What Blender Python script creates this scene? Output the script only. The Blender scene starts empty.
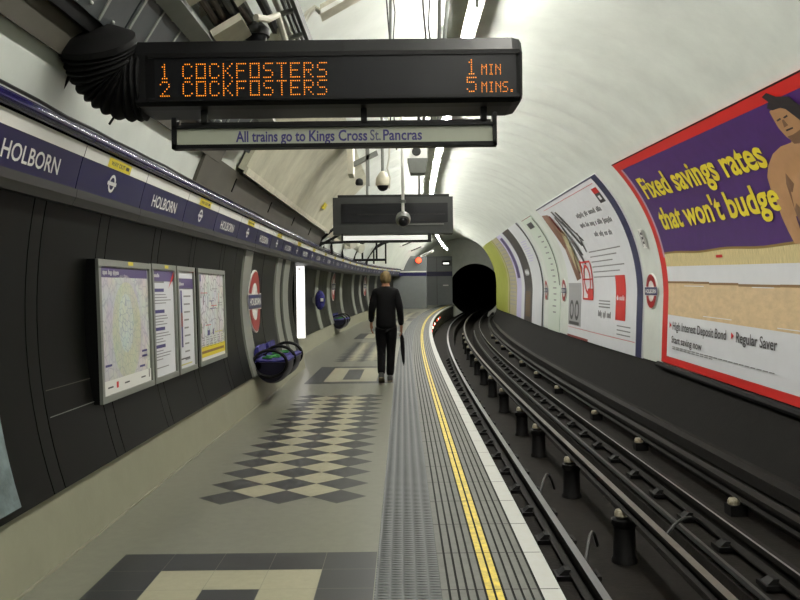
import bpy, bmesh, math, random
from mathutils import Vector, Matrix
random.seed(7)
PI = math.pi
SC = bpy.context.scene
COL = SC.collection

# ------------------------------------------------------------------ camera, world, exposure
FOC = 830.0
cam_d = bpy.data.cameras.new('camera')
cam_d.sensor_width = 36.0
cam_d.lens = 36.0 * FOC / 800.0
cam_d.clip_end = 300
cam = bpy.data.objects.new('camera', cam_d)
COL.objects.link(cam)
CAM_H = 1.43
M = Matrix.Rotation(math.atan(3 / FOC), 3, 'Z') @ Matrix.Rotation(PI / 2 - math.atan(11 / FOC), 3, 'X') @ Matrix.Rotation(-0.012, 3, 'Z')
cam.location = (0, 0, CAM_H)
cam.rotation_euler = M.to_euler()
SC.camera = cam

world = bpy.data.worlds.new('world')
SC.world = world
world.use_nodes = True
world.node_tree.nodes['Background'].inputs[0].default_value = (0.5, 0.55, 0.5, 1)
world.node_tree.nodes['Background'].inputs[1].default_value = 0.012

SC.view_settings.view_transform = 'Standard'
SC.view_settings.look = 'None'
SC.view_settings.gamma = 1.0
SC.view_settings.exposure = 0.0
SC.view_settings.use_curve_mapping = False
SC.cycles.max_bounces = 7
SC.cycles.diffuse_bounces = 4
SC.cycles.glossy_bounces = 3
SC.cycles.use_denoising = True
SC.cycles.sample_clamp_indirect = 4.0
SC.cycles.caustics_reflective = False
SC.cycles.caustics_refractive = False
TUBE_E = 205.0            # emission of the visible tube

# ------------------------------------------------------------------ the tunnel's own frame
CX, CZ, R = 1.15, 1.30, 3.08


def shift(s):
    u = max(0.0, s - 12.0)
    return .0006 * u * u + 2e-5 * u ** 3


def rise(s):
    u = max(0.0, s - 12.0)
    return .00019 * u * u


def P(x, s, z):
    return Vector((x + shift(s), s, z + rise(s)))


def heading(s):
    u = max(0.0, s - 12.0)
    return -math.atan(.0012 * u + 6e-5 * u * u)


def W(s, deg, r):
    """point of the vault at an angle; below the springing the track-side wall runs nearly upright"""
    a = math.radians(deg)
    x, z = CX + r * math.cos(a), CZ + r * math.sin(a)
    if -60 < deg < 0:
        d = max(deg, -21.0)
        ad = math.radians(d)
        xd, zd = CX + r * math.cos(ad), CZ + r * math.sin(ad)
        xn = CX + r + .045 * d / 21
        zn = CAM_H - (CAM_H - zd) * xn / xd
        k = 1 - max(0.0, -21.0 - deg) / 35.0
        x += (xn - xd) * k
        z += (zn - zd) * k
    if s > 33 and -60 < deg < 90:
        u = min(1.0, (s - 33) / 12.0)
        x -= .5 * u * u * (3 - 2 * u) * math.cos(a) * (1 if deg > -21 else max(0.0, (deg + 60) / 39.0))
    return P(x, s, z)


def frange(a, b, step):
    n = max(1, int(math.ceil(abs(b - a) / step - 1e-6)))
    return [a + (b - a) * i / n for i in range(n + 1)]


# ------------------------------------------------------------------ materials
def lin(c):
    return tuple(((v / 255) / 12.92 if v / 255 <= .04045 else ((v / 255 + .055) / 1.055) ** 2.4) for v in c)


def mat(name, rgb, rough=.5, metal=0.0, noise=0.0, nscale=8.0, bump=0.0, bscale=60.0, spec=.5, dirt=None, stretch=None, emit=0.0):
    m = bpy.data.materials.new(name)
    m.use_nodes = True
    nt = m.node_tree
    b = nt.nodes['Principled BSDF']
    c = lin(rgb)
    b.inputs['Roughness'].default_value = rough
    b.inputs['Metallic'].default_value = metal
    b.inputs['Specular IOR Level'].default_value = spec
    b.inputs['Base Color'].default_value = (*c, 1)
    tc = nt.nodes.new('ShaderNodeTexCoord')
    src = tc.outputs['Object']
    if stretch:
        mp = nt.nodes.new('ShaderNodeMapping')
        mp.inputs['Scale'].default_value = stretch
        nt.links.new(src, mp.inputs[0])
        src = mp.outputs[0]
    if noise > 0:
        n = nt.nodes.new('ShaderNodeTexNoise')
        n.inputs['Scale'].default_value = nscale
        n.inputs['Detail'].default_value = 6
        n.inputs['Roughness'].default_value = .65
        nt.links.new(src, n.inputs['Vector'])
        r = nt.nodes.new('ShaderNodeValToRGB')
        d = dirt and lin(dirt) or tuple(v * (1 - noise) for v in c)
        lt = tuple(min(1, v * (1 + noise * .6)) for v in c)
        r.color_ramp.elements[0].position = .32
        r.color_ramp.elements[0].color = (*d, 1)
        r.color_ramp.elements[1].position = .68
        r.color_ramp.elements[1].color = (*lt, 1)
        nt.links.new(n.outputs['Fac'], r.inputs[0])
        nt.links.new(r.outputs[0], b.inputs['Base Color'])
    if bump > 0:
        n2 = nt.nodes.new('ShaderNodeTexNoise')
        n2.inputs['Scale'].default_value = bscale
        n2.inputs['Detail'].default_value = 4
        nt.links.new(src, n2.inputs['Vector'])
        bp = nt.nodes.new('ShaderNodeBump')
        bp.inputs['Strength'].default_value = bump
        bp.inputs['Distance'].default_value = .01
        nt.links.new(n2.outputs['Fac'], bp.inputs['Height'])
        nt.links.new(bp.outputs[0], b.inputs['Normal'])
    if emit > 0:
        b.inputs['Emission Color'].default_value = (*c, 1)
        b.inputs['Emission Strength'].default_value = emit
    return m


MT = {}
MT['lining'] = mat('white_lining_paint', (208, 213, 206), .45, noise=.10, nscale=1.6, bump=.08, bscale=5)
MT['lining_old'] = mat('cream_lining_paint', (188, 186, 164), .5, noise=.08, nscale=2.2, dirt=(158, 156, 136), stretch=(1, 1, 1))
MT['grey_brown'] = mat('grey_brown_matt', (70, 67, 58), .6, noise=.15, nscale=3)
MT['end_plaster'] = mat('end_wall_plaster', (218, 220, 212), .55, noise=.1, nscale=2)
MT['sooty'] = mat('sooty_concrete', (15, 14, 12), .85, noise=.35, nscale=5, bump=.3, bscale=20, spec=.12)
MT['trackbed'] = mat('grimy_track_concrete', (26, 23, 20), .85, noise=.4, nscale=6, bump=.4, bscale=25, spec=.12)
MT['floor'] = mat('beige_terrazzo', (120, 120, 106), .29, noise=.10, nscale=14, bump=.015, bscale=10, spec=.42)
MT['tile_dark'] = mat('charcoal_floor_tile', (37, 39, 41), .34, noise=.15, nscale=25, spec=.42)
MT['tile_cream'] = mat('cream_floor_tile', (164, 160, 134), .36, noise=.08, nscale=20, spec=.42)
MT['plinth'] = mat('beige_plinth_render', (138, 137, 117), .6, noise=.07, nscale=3, bump=.1, bscale=30)
MT['plinth_edge'] = mat('pale_edge_strip', (140, 138, 120), .5)
MT['slab'] = mat('grey_ribbed_slab', (86, 87, 80), .6, noise=.2, nscale=12, bump=.1, bscale=60)
MT['groove'] = mat('dirty_groove', (22, 22, 20), .8, spec=0.18)
MT['yellow_paint'] = mat('yellow_line_paint', (222, 196, 52), .55, noise=.18, nscale=18, dirt=(170, 150, 50))
MT['white_paint'] = mat('white_edge_paint', (176, 178, 174), .55, noise=.08, nscale=14, dirt=(176, 176, 168))
MT['clad'] = mat('dark_enamel', (11, 12, 10), .38, noise=.15, nscale=2.5, spec=.07)
MT['clad_strip'] = mat('dark_grey_enamel', (16, 17, 15), .38, noise=.1, nscale=2.5, spec=.07)
MT['clad_white'] = mat('pale_enamel_column', (130, 132, 124), .35, noise=.08, nscale=3)
MT['joint'] = mat('panel_joint_black', (8, 8, 8), .7, spec=0.18)
MT['blue'] = mat('navy_enamel', (15, 11, 64), .3, spec=.25)
MT['white'] = mat('white_enamel', (226, 226, 220), .35)
MT['purple_tube'] = mat('violet_gloss_tube', (30, 25, 72), .2)
MT['grey_soffit'] = mat('grey_soffit_metal', (28, 28, 27), .45)
MT['black'] = mat('black_paint', (9, 9, 9), .45, spec=0.18)
MT['black_matt'] = mat('black_rubber', (6, 6, 6), .7, noise=.2, nscale=20, spec=.15)
MT['charcoal'] = mat('charcoal_metal', (15, 15, 16), .42, noise=.08, nscale=30, spec=0.18)
MT['screen'] = mat('smoked_screen', (16, 17, 20), .35, spec=.2)
MT['led'] = mat('amber_led', (255, 150, 28), .5, emit=1.25)
MT['alu'] = mat('brushed_aluminium', (132, 135, 128), .35, metal=.35)
MT['steel'] = mat('polished_rail_steel', (130, 130, 132), .3, metal=.75, noise=.15, nscale=8, stretch=(4, .4, 4))
MT['dull_steel'] = mat('dull_rail_steel', (100, 96, 90), .42, metal=.5, noise=.2, nscale=8)
MT['rust'] = mat('rusty_rail', (19, 16, 13), .75, noise=.35, nscale=14, spec=0.18)
MT['rail_dark'] = mat('dark_conductor_rail', (22, 20, 18), .6, noise=.3, nscale=10, spec=0.18)
MT['porcelain'] = mat('white_porcelain', (176, 170, 150), .3, noise=.25, nscale=20, dirt=(120, 108, 84))
MT['post'] = mat('black_cast_iron', (9, 8, 8), .65, noise=.3, nscale=15, spec=0.18)
MT['grey_metal'] = mat('grey_metal', (112, 115, 110), .45, noise=.1, nscale=10)
MT['dark_metal'] = mat('dark_grey_metal', (34, 35, 34), .5, noise=.2, nscale=10, spec=0.18)
MT['panel_dark'] = mat('blue_grey_sheet', (44, 49, 51), .45, noise=.2, nscale=8)
MT['cream_box'] = mat('cream_metal', (196, 192, 172), .45, noise=.18, nscale=6)
MT['cable_brown'] = mat('brown_cable', (58, 44, 36), .55)
MT['cable_black'] = mat('black_cable', (22, 22, 22), .5)
MT['cable_white'] = mat('pale_cable', (188, 186, 172), .5)
MT['sign_pale'] = mat('pale_sign_face', (168, 172, 154), .4, noise=.06, nscale=3)
MT['ink'] = mat('navy_lettering', (56, 50, 112), .5)
MT['ink_faded'] = mat('faded_lettering', (84, 84, 112), .5)
MT['red'] = mat('poster_red', (196, 34, 30), .42)
MT['red_enamel'] = mat('roundel_red', (156, 24, 28), .3)
MT['roundel_blue'] = mat('roundel_blue', (26, 32, 88), .3)
MT['purple'] = mat('poster_purple', (66, 30, 98), .45, noise=.14, nscale=5)
MT['poster_yellow'] = mat('poster_yellow', (222, 204, 50), .45)
MT['poster_white'] = mat('poster_white', (214, 216, 220), .45, noise=.03, nscale=3)
MT['poster_grey'] = mat('poster_grey', (150, 150, 152), .5)
MT['lilac'] = mat('lilac_line', (178, 150, 172), .5)
MT['tan'] = mat('cardboard_tan', (204, 178, 138), .55, noise=.14, nscale=7, stretch=(1, .7, 1.6))
MT['tan_dark'] = mat('rope_brown', (128, 98, 58), .6)
MT['fringe'] = mat('golden_fringe', (206, 190, 138), .6, noise=.3, nscale=30, stretch=(1, 2.5, .15))
MT['gold'] = mat('gold_braid', (134, 108, 50), .5)
MT['pic_skin'] = mat('printed_skin', (170, 128, 88), .5, noise=.12, nscale=3)
MT['pic_skin_dark'] = mat('printed_skin_brown', (112, 80, 56), .5)
MT['pic_hair'] = mat('printed_black_hair', (30, 24, 26), .5)
MT['type_dark'] = mat('printed_dark_type', (62, 60, 62), .5)
MT['type_grey'] = mat('printed_grey_type', (128, 128, 128), .5)
MT['navy_border'] = mat('navy_poster_border', (40, 42, 78), .4)
MT['pic_brown'] = mat('printed_brown', (128, 92, 74), .5, noise=.3, nscale=4)
MT['green_poster'] = mat('poster_olive_green', (150, 156, 62), .45, noise=.1, nscale=2)
MT['tan_poster'] = mat('poster_beige', (168, 160, 128), .45, noise=.1, nscale=2)
MT['lavender'] = mat('poster_lavender', (196, 190, 222), .45)
MT['dark_poster'] = mat('poster_dark_grey', (62, 58, 58), .45)
MT['pale_green'] = mat('poster_pale_green', (202, 212, 200), .45)
MT['map_yellow'] = mat('map_yellow', (196, 190, 120), .5)
MT['label_yellow'] = mat('yellow_label', (214, 196, 40), .45)
MT['violet'] = mat('violet_header', (78, 64, 112), .45)
MT['brick_red'] = mat('dark_red', (120, 40, 34), .5)
MT['lightbox'] = mat('lit_sign_face', (255, 252, 248), .4, emit=1.6)
MT['tube'] = mat('lit_fluorescent_tube', (255, 252, 244), .4, emit=TUBE_E)
MT['lamp_glint_red'] = mat('lit_red_lamp_and_glint', (255, 84, 50), .4, emit=2.2)  # red signal lamp, also the glow of the added platform-edge glints
MT['glint_white'] = mat('warm_glint_glow', (255, 236, 214), .4, emit=4.0)  # glow standing in for pale reflections under the platform edge
MT['coat'] = mat('black_cloth', (7, 7, 9), .85, noise=.25, nscale=12, spec=0.18)
MT['trouser'] = mat('charcoal_trouser_cloth', (6, 6, 8), .85, noise=.2, nscale=12, spec=0.18)
MT['skin'] = mat('skin', (178, 128, 100), .55)
MT['hair'] = mat('greying_blond_hair', (126, 106, 66), .7, noise=.5, nscale=40, stretch=(1, 1, .2))
MT['shoe'] = mat('dark_shoe_leather', (30, 27, 25), .5)
MT['sole'] = mat('tan_shoe_sole', (118, 108, 84), .6)
MT['moq_blue'] = mat('moquette_blue', (48, 44, 118), .9, noise=.5, nscale=16, dirt=(20, 22, 60))
MT['moq_green'] = mat('moquette_green', (50, 130, 62), .9, noise=.4, nscale=18)
MT['seat_shell'] = mat('dark_navy_seat_shell', (17, 15, 34), .5, spec=.25)
MT['strip_lit'] = mat('lit_strip_face', (240, 242, 236), .4, emit=.45)
MT['indicator_grey'] = mat('indicator_grey_metal', (58, 60, 59), .5, noise=.1, nscale=8, spec=.2)
MT['cabinet'] = mat('grey_cabinet_paint', (112, 116, 118), .35, noise=.06, nscale=5)


def map_material(name, base, blot, scale):
    """printed street map: pale paper, wandering coloured lines and a coloured middle"""
    m = mat(name, base, .45)
    nt = m.node_tree
    b = nt.nodes['Principled BSDF']
    tc = nt.nodes.new('ShaderNodeTexCoord')
    v = nt.nodes.new('ShaderNodeTexVoronoi')
    v.feature = 'DISTANCE_TO_EDGE'
    v.inputs['Scale'].default_value = scale
    nt.links.new(tc.outputs['Object'], v.inputs['Vector'])
    r = nt.nodes.new('ShaderNodeValToRGB')
    r.color_ramp.elements[0].position = .02
    r.color_ramp.elements[0].color = (*lin(blot), 1)
    r.color_ramp.elements[1].position = .07
    r.color_ramp.elements[1].color = (*lin(base), 1)
    nt.links.new(v.outputs['Distance'], r.inputs[0])
    n = nt.nodes.new('ShaderNodeTexNoise')
    n.inputs['Scale'].default_value = 4
    nt.links.new(tc.outputs['Object'], n.inputs['Vector'])
    mx = nt.nodes.new('ShaderNodeMix')
    mx.data_type = 'RGBA'
    mx.blend_type = 'MULTIPLY'
    mx.inputs[0].default_value = .35
    nt.links.new(r.outputs[0], mx.inputs[6])
    nt.links.new(n.outputs['Color'], mx.inputs[7])
    nt.links.new(mx.outputs[2], b.inputs['Base Color'])
    return m


MT['map_paper'] = map_material('map_paper', (216, 216, 214), (188, 188, 196), 14)
MT['map_core'] = map_material('map_core', (212, 210, 190), (186, 190, 178), 22)
MT['map_mauve'] = map_material('map_mauve', (210, 206, 212), (190, 186, 196), 16)
MT['map_core_white'] = map_material('map_core_white', (216, 220, 210), (170, 178, 190), 22)
MT['tube_map'] = map_material('line_map_paper', (222, 222, 222), (166, 160, 168), 11)
MT['sculpture'] = mat('printed_marble_sculpture', (100, 114, 116), .4, noise=.7, nscale=7, dirt=(60, 72, 74))


def tactile_material():
    m = mat('tactile_rubber', (66, 70, 70), .55)
    nt = m.node_tree
    b = nt.nodes['Principled BSDF']
    tc = nt.nodes.new('ShaderNodeTexCoord')
    sep = nt.nodes.new('ShaderNodeSeparateXYZ')
    nt.links.new(tc.outputs['Object'], sep.inputs[0])

    def wave(sock, period):
        a = nt.nodes.new('ShaderNodeMath'); a.operation = 'MULTIPLY'; a.inputs[1].default_value = 2 * PI / period
        nt.links.new(sock, a.inputs[0])
        s = nt.nodes.new('ShaderNodeMath'); s.operation = 'SINE'
        nt.links.new(a.outputs[0], s.inputs[0])
        h = nt.nodes.new('ShaderNodeMath'); h.operation = 'MULTIPLY_ADD'; h.inputs[1].default_value = .5; h.inputs[2].default_value = .5
        nt.links.new(s.outputs[0], h.inputs[0])
        return h.outputs[0]
    mu = nt.nodes.new('ShaderNodeMath'); mu.operation = 'MULTIPLY'
    nt.links.new(wave(sep.outputs[0], .062), mu.inputs[0])
    nt.links.new(wave(sep.outputs[1], .036), mu.inputs[1])
    bp = nt.nodes.new('ShaderNodeBump')
    bp.inputs['Strength'].default_value = 1.0
    bp.inputs['Distance'].default_value = .012
    nt.links.new(mu.outputs[0], bp.inputs['Height'])
    nt.links.new(bp.outputs[0], b.inputs['Normal'])
    return m


MT['tactile'] = tactile_material()


# ------------------------------------------------------------------ mesh builder
class MB:
    def __init__(self):
        self.v, self.f, self.m, self.mats = [], [], [], []

    def mi(self, mt):
        if mt not in self.mats:
            self.mats.append(mt)
        return self.mats.index(mt)

    def face(self, pts, mt):
        n = len(self.v)
        self.v += [Vector(p) for p in pts]
        self.f.append(list(range(n, n + len(pts))))
        self.m.append(self.mi(mt))

    def grid(self, rows, mt, closed=False):
        """rows of points -> quads"""
        n = len(self.v)
        nu = len(rows[0])
        for r in rows:
            self.v += [Vector(p) for p in r]
        k = self.mi(mt)
        for i in range(len(rows) - 1):
            for j in range(nu if closed else nu - 1):
                a = n + i * nu + j
                b = n + i * nu + (j + 1) % nu
                self.f.append([a, b, b + nu, a + nu])
                self.m.append(k)
        return n

    def hexa(self, p, mt):
        """8 corners: bottom 4 then top 4"""
        n = len(self.v)
        self.v += [Vector(q) for q in p]
        for q in ((3, 2, 1, 0), (4, 5, 6, 7), (0, 1, 5, 4), (1, 2, 6, 5), (2, 3, 7, 6), (3, 0, 4, 7)):
            self.f.append([n + i for i in q])
            self.m.append(self.mi(mt))

    def box(self, x0, x1, y0, y1, z0, z1, mt, f=None):
        p = [(x0, y0, z0), (x1, y0, z0), (x1, y1, z0), (x0, y1, z0), (x0, y0, z1), (x1, y0, z1), (x1, y1, z1), (x0, y1, z1)]
        self.hexa([f(*q) if f else q for q in p], mt)

    def cap(self, pts, mt):
        self.face(pts, mt)

    def tube(self, pts, r, mt, n=8, closed=False, caps=True):
        pts = [Vector(p) for p in pts]
        rr = r if isinstance(r, (list, tuple)) else [r] * len(pts)
        rows = []
        prev = None
        L = len(pts)
        for i, p in enumerate(pts):
            if closed:
                t = pts[(i + 1) % L] - pts[i - 1]
            else:
                t = pts[min(i + 1, L - 1)] - pts[max(i - 1, 0)]
            t.normalize()
            if prev is None:
                up = Vector((0, 0, 1)) if abs(t.z) < .9 else Vector((1, 0, 0))
                a = t.cross(up).normalized()
            else:
                a = (prev - t * prev.dot(t)).normalized()
            b = t.cross(a)
            prev = a
            rows.append([p + (a * math.cos(2 * PI * k / n) + b * math.sin(2 * PI * k / n)) * rr[i] for k in range(n)])
        if closed:
            rows.append(rows[0])
        self.grid(rows, mt, closed=True)
        if caps and not closed:
            self.cap(list(reversed(rows[0])), mt)
            self.cap(rows[-1], mt)

    def lathe(self, prof, c, mt, n=16, axis='Z'):
        rows = []
        for r, h in prof:
            row = []
            for k in range(n):
                a = 2 * PI * k / n
                if axis == 'Z':
                    row.append(Vector((r * math.cos(a), r * math.sin(a), h)) + Vector(c))
                elif axis == 'Y':
                    row.append(Vector((r * math.cos(a), h, r * math.sin(a))) + Vector(c))
                else:
                    row.append(Vector((h, r * math.cos(a), r * math.sin(a))) + Vector(c))
            rows.append(row)
        self.grid(rows, mt, closed=True)
        self.cap(list(reversed(rows[0])), mt)
        self.cap(rows[-1], mt)

    def sphere(self, c, r, mt, n=16, m=10, h0=-90, h1=90):
        rx, ry, rz = r if isinstance(r, (list, tuple)) else (r, r, r)
        rows = []
        for i in range(m + 1):
            a = math.radians(h0 + (h1 - h0) * i / m)
            rows.append([Vector((c[0] + rx * math.cos(a) * math.cos(2 * PI * k / n), c[1] + ry * math.cos(a) * math.sin(2 * PI * k / n), c[2] + rz * math.sin(a))) for k in range(n)])
        self.grid(rows, mt, closed=True)

    def sweep(self, prof, s_list, mts, closed=False, caps=False, f=None):
        """(x, z) profile carried along the tunnel"""
        f = f or P
        n = len(self.v)
        k = len(prof)
        for s in s_list:
            for q in prof:
                self.v.append(f(q[0], s, q[1]))
        segs = k if closed else k - 1
        for i in range(len(s_list) - 1):
            for j in range(segs):
                a, b = n + i * k + j, n + i * k + (j + 1) % k
                self.f.append([a, b, b + k, a + k])
                mt = mts[j % len(mts)] if isinstance(mts, (list, tuple)) else mts
                self.m.append(self.mi(mt))
        if caps:
            mt = mts[0] if isinstance(mts, (list, tuple)) else mts
            self.f.append([n + j for j in reversed(range(k))]); self.m.append(self.mi(mt))
            e = n + (len(s_list) - 1) * k
            self.f.append([e + j for j in range(k)]); self.m.append(self.mi(mt))

    def build(self, name, parent=None, smooth=False, origin=None, weld=True, kind=None, label=None):
        me = bpy.data.meshes.new(name)
        o = bpy.data.objects.new(name, me)
        COL.objects.link(o)
        if parent is not None:
            off = Vector((0, 0, 0))
            q = parent
            while q is not None:
                off += Vector(q.location)
                q = q.parent
            o.parent = parent
        elif origin is not None:
            off = Vector(origin)
            o.location = off
        elif origin is None and kind != 'structure' and self.v:
            xs = [p.x for p in self.v]; ys = [p.y for p in self.v]; zs = [p.z for p in self.v]
            off = Vector(((min(xs) + max(xs)) / 2, (min(ys) + max(ys)) / 2, min(zs)))
            o.location = off
        else:
            off = Vector((0, 0, 0))
        me.from_pydata([p - off for p in self.v], [], self.f)
        for m in self.mats:
            me.materials.append(MT[m] if isinstance(m, str) else m)
        for p, k in zip(me.polygons, self.m):
            p.material_index = k
            p.use_smooth = smooth
        if weld or smooth:
            bm = bmesh.new()
            bm.from_mesh(me)
            if weld:
                bmesh.ops.remove_doubles(bm, verts=bm.verts, dist=1e-5)
            bmesh.ops.recalc_face_normals(bm, faces=bm.faces)
            if smooth:
                for e in bm.edges:
                    if len(e.link_faces) == 2 and e.calc_face_angle(0) > math.radians(42):
                        e.smooth = False
            bm.to_mesh(me)
            bm.free()
        if kind:
            o['kind'] = kind
        if label:
            o['label'] = label
        return o


def tag(o, label, cat, group=None, kind=None):
    o['label'] = label
    o['category'] = cat
    if group:
        o['group'] = group
    if kind:
        o['kind'] = kind
    return o


def thing(name, loc, label, cat, group=None):
    o = bpy.data.objects.new(name, None)
    o.empty_display_size = .1
    COL.objects.link(o)
    o.location = loc
    return tag(o, label, cat, group)


def copy_tree(o, parent=None):
    c = o.copy()
    COL.objects.link(c)
    if parent is not None:
        c.parent = parent
    for ch in list(o.children):
        copy_tree(ch, c)
    return c


# ------------------------------------------------------------------ lettering
_glyphs = {}


def glyphs(body, bold):
    key = (body, bold)
    if key in _glyphs:
        return _glyphs[key]
    cu = bpy.data.curves.new('type', 'FONT')
    cu.body = body
    cu.size = 1.0
    cu.offset = bold
    cu.resolution_u = 3
    cu.fill_mode = 'FRONT'
    ob = bpy.data.objects.new('type', cu)
    COL.objects.link(ob)
    bpy.context.view_layer.update()
    dg = bpy.context.evaluated_depsgraph_get()
    me = bpy.data.meshes.new_from_object(ob.evaluated_get(dg))
    bm = bmesh.new()
    bm.from_mesh(me)
    bmesh.ops.triangulate(bm, faces=bm.faces)
    for _ in range(3):
        es = [e for e in bm.edges if e.calc_length() > .22]
        if not es:
            break
        bmesh.ops.subdivide_edges(bm, edges=es, cuts=1)
        bmesh.ops.triangulate(bm, faces=bm.faces)
    bm.verts.index_update()
    vs = [(v.co.x, v.co.y) for v in bm.verts]
    fs = [[v.index for v in f.verts] for f in bm.faces]
    bm.free()
    bpy.data.objects.remove(ob)
    bpy.data.curves.remove(cu)
    bpy.data.meshes.remove(me)
    x0 = min(v[0] for v in vs); x1 = max(v[0] for v in vs)
    cap = .729
    _glyphs[key] = ([((x - x0) / (x1 - x0), y / cap) for x, y in vs], fs)
    return _glyphs[key]


def text(mb, body, f, mt, bold=0.0):
    """f(u, v): u runs 0..1 over the line, v 0 at the baseline and 1 at cap height"""
    vs, fs = glyphs(body, bold)
    n = len(mb.v)
    mb.v += [Vector(f(u, v)) for u, v in vs]
    k = mb.mi(mt)
    for q in fs:
        mb.f.append([n + i for i in q])
        mb.m.append(k)


def quad_map(f, s0, a0, h0, s1, a1, h1):
    """line of type from (s0, baseline a0, cap height h0) to (s1, a1, h1) on a surface f(s, a)"""
    return lambda u, v: f(s0 + (s1 - s0) * u, a0 + (a1 - a0) * u + (h0 + (h1 - h0) * u) * v)


def patch(mb, f, s0, s1, a0, a1, mt, nu=None, nv=None):
    nu = nu or max(1, int(abs(s1 - s0) / .5))
    nv = nv or max(1, int(abs(a1 - a0) / 2.0))
    mb.grid([[f(s0 + (s1 - s0) * i / nu, a0 + (a1 - a0) * j / nv) for i in range(nu + 1)] for j in range(nv + 1)], mt)


def poly(mb, f, pts, mt):
    """flat printed outline on a surface, fan of small triangles through its middle"""
    cs = sum(p[0] for p in pts) / len(pts); ca = sum(p[1] for p in pts) / len(pts)
    c0 = f(cs, ca)
    for i in range(len(pts)):
        a, b = pts[i], pts[(i + 1) % len(pts)]
        mb.face([c0, f(*a), f(*b)], mt)


def ring(mb, f, cs, ca, rs, ra, w, mt, n=40, y=1.0):
    """printed ring: radii rs (along) and ra (up), width ratio w"""
    rows = [[], []]
    for k in range(n + 1):
        t = 2 * PI * k / n
        rows[0].append(f(cs + rs * math.cos(t), ca + ra * math.sin(t)))
        rows[1].append(f(cs + rs * w * math.cos(t), ca + ra * w * math.sin(t)))
    mb.grid(rows, mt)


def disc(mb, f, cs, ca, rs, ra, mt, n=28):
    poly(mb, f, [(cs + rs * math.cos(2 * PI * k / n), ca + ra * math.sin(2 * PI * k / n)) for k in range(n)], mt)


def scribble(b, f, s0, a0, s1, a1, h, mt, words):
    """a line of print too small to read: groups of short upright strokes"""
    n = sum(words) + len(words) - 1
    i = 0
    rnd = random.Random(n * 13 + len(words))
    for w_ in words:
        for _ in range(w_):
            u = (i + .15) / n; v = (i + .72) / n
            k_ = rnd.choice((.7, .75, 1.0, .72))
            y0 = rnd.choice((0, 0, 0, -.22)) * h
            q0, q1 = s0 + (s1 - s0) * u, s0 + (s1 - s0) * v
            c0, c1 = a0 + (a1 - a0) * u, a0 + (a1 - a0) * v
            b.face([f(q0, c0 + y0), f(q1, c1 + y0), f(q1, c1 + h * k_), f(q0, c0 + h * k_)], mt)
            i += 1
        i += 1


ORD = ['first', 'second', 'third', 'fourth', 'fifth', 'sixth', 'seventh', 'eighth', 'ninth', 'tenth', 'eleventh', 'twelfth',
       'thirteenth', 'fourteenth', 'fifteenth', 'sixteenth', 'seventeenth', 'eighteenth', 'nineteenth', 'twentieth',
       'twenty-first', 'twenty-second', 'twenty-third', 'twenty-fourth', 'twenty-fifth', 'twenty-sixth', 'twenty-seventh', 'twenty-eighth']

# =================================================================== STRUCTURE
S_ALL = frange(-5, 12, 1.0) + frange(12, 55, .5)[1:]
S_NEAR0, S_OPEN0, S_OPEN1, S_END = 0.5, 15.25, 17.8, 55.0

# --- right wall, crown and left haunch of the lining
rib_s = frange(-5, 55, .1)


def ribbed(s, deg, r):
    return W(s, deg, r + .034 * math.sin(2 * PI * s / .9) * max(0.0, min(1.0, (s - 6) / 8)) * max(0.0, min(1.0, (deg - 44.5) / 14)))


b = MB()
b.grid([[ribbed(s, d, R) for s in rib_s] for d in [44 + 2.5 * i for i in range(int((162.5 - 44) / 2.5) + 1)]], 'lining')
b.build('ceiling', smooth=True, kind='structure')
b = MB()
b.grid([[ribbed(s, d, R) for s in rib_s] for d in frange(-20.6, 44, 3)], 'lining')
b.build('wall_right', smooth=True, kind='structure')
b = MB()
b.grid([[W(s, d, R) for s in S_ALL] for d in [-56, -52, -48, -44, -40, -36, -32, -28, -24, -21, -20.6]], 'sooty')
b.build('trim_2', smooth=True, kind='structure')

# --- left wall: lining behind the cladding, near part and set-back far part
CL = 3.12      # radius of the cladding face
SETBACK = .42


def WL(s, deg, r=CL):
    p = W(s, deg, r)
    if s > 16:
        p.x -= SETBACK
    return p


b = MB()
b.grid([[W(s, d, R + .12) for s in frange(-5, 14.75, .5)] for d in frange(150, 200, 4)], 'joint')
b.grid([[WL(s, d, R + .14) for s in frange(S_OPEN1, 49, .5)] for d in frange(150, 196, 4)], 'joint')
b.build('wall_left', smooth=True, kind='structure')

# side passage opening off the platform
b = MB()
x0 = W(S_OPEN0, 180, R).x
b.box(-4.6, -1.98, S_OPEN0 - .12, S_OPEN0, 0, 3.0, 'clad')
b.box(-4.6, -2.36, S_OPEN1 + .02, S_OPEN1 + .14, 0, 3.0, 'clad')
b.box(-4.7, -4.6, S_OPEN0 - .12, S_OPEN1 + .14, 0, 3.0, 'clad')
b.box(-4.6, -1.6, S_OPEN0 - .1, S_OPEN1 + .1, 2.75, 2.85, 'grey_brown')
b.build('wall_passage', kind='structure')

# --- end wall with the running tunnel's mouth
PCX, PCZ, PR = 1.98 + .12, .98, 1.72        # in the tunnel's frame at s = 55
b = MB()
ang = frange(-60, 240, 5)
rows = [[], []]
for d in ang:
    a = math.radians(d)
    rows[0].append(W(S_END, d, R + .05))
    zz = max(PCZ + PR * math.sin(a), -1.2)
    rows[1].append(P(PCX + PR * math.cos(a), S_END, zz))
b.grid(rows, 'end_plaster')
b.build('wall_end', kind='structure')
b = MB()
rows = []
for s in (S_END, 62, 70, 80):
    rows.append([P(PCX + PR * math.cos(math.radians(d)), s, PCZ + PR * math.sin(math.radians(d))) for d in range(-90, 271, 10)])
b.grid(rows, 'black_matt')
b.cap(rows[-1], 'black_matt')
b.build('wall_running_tunnel', smooth=True, kind='structure')

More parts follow.
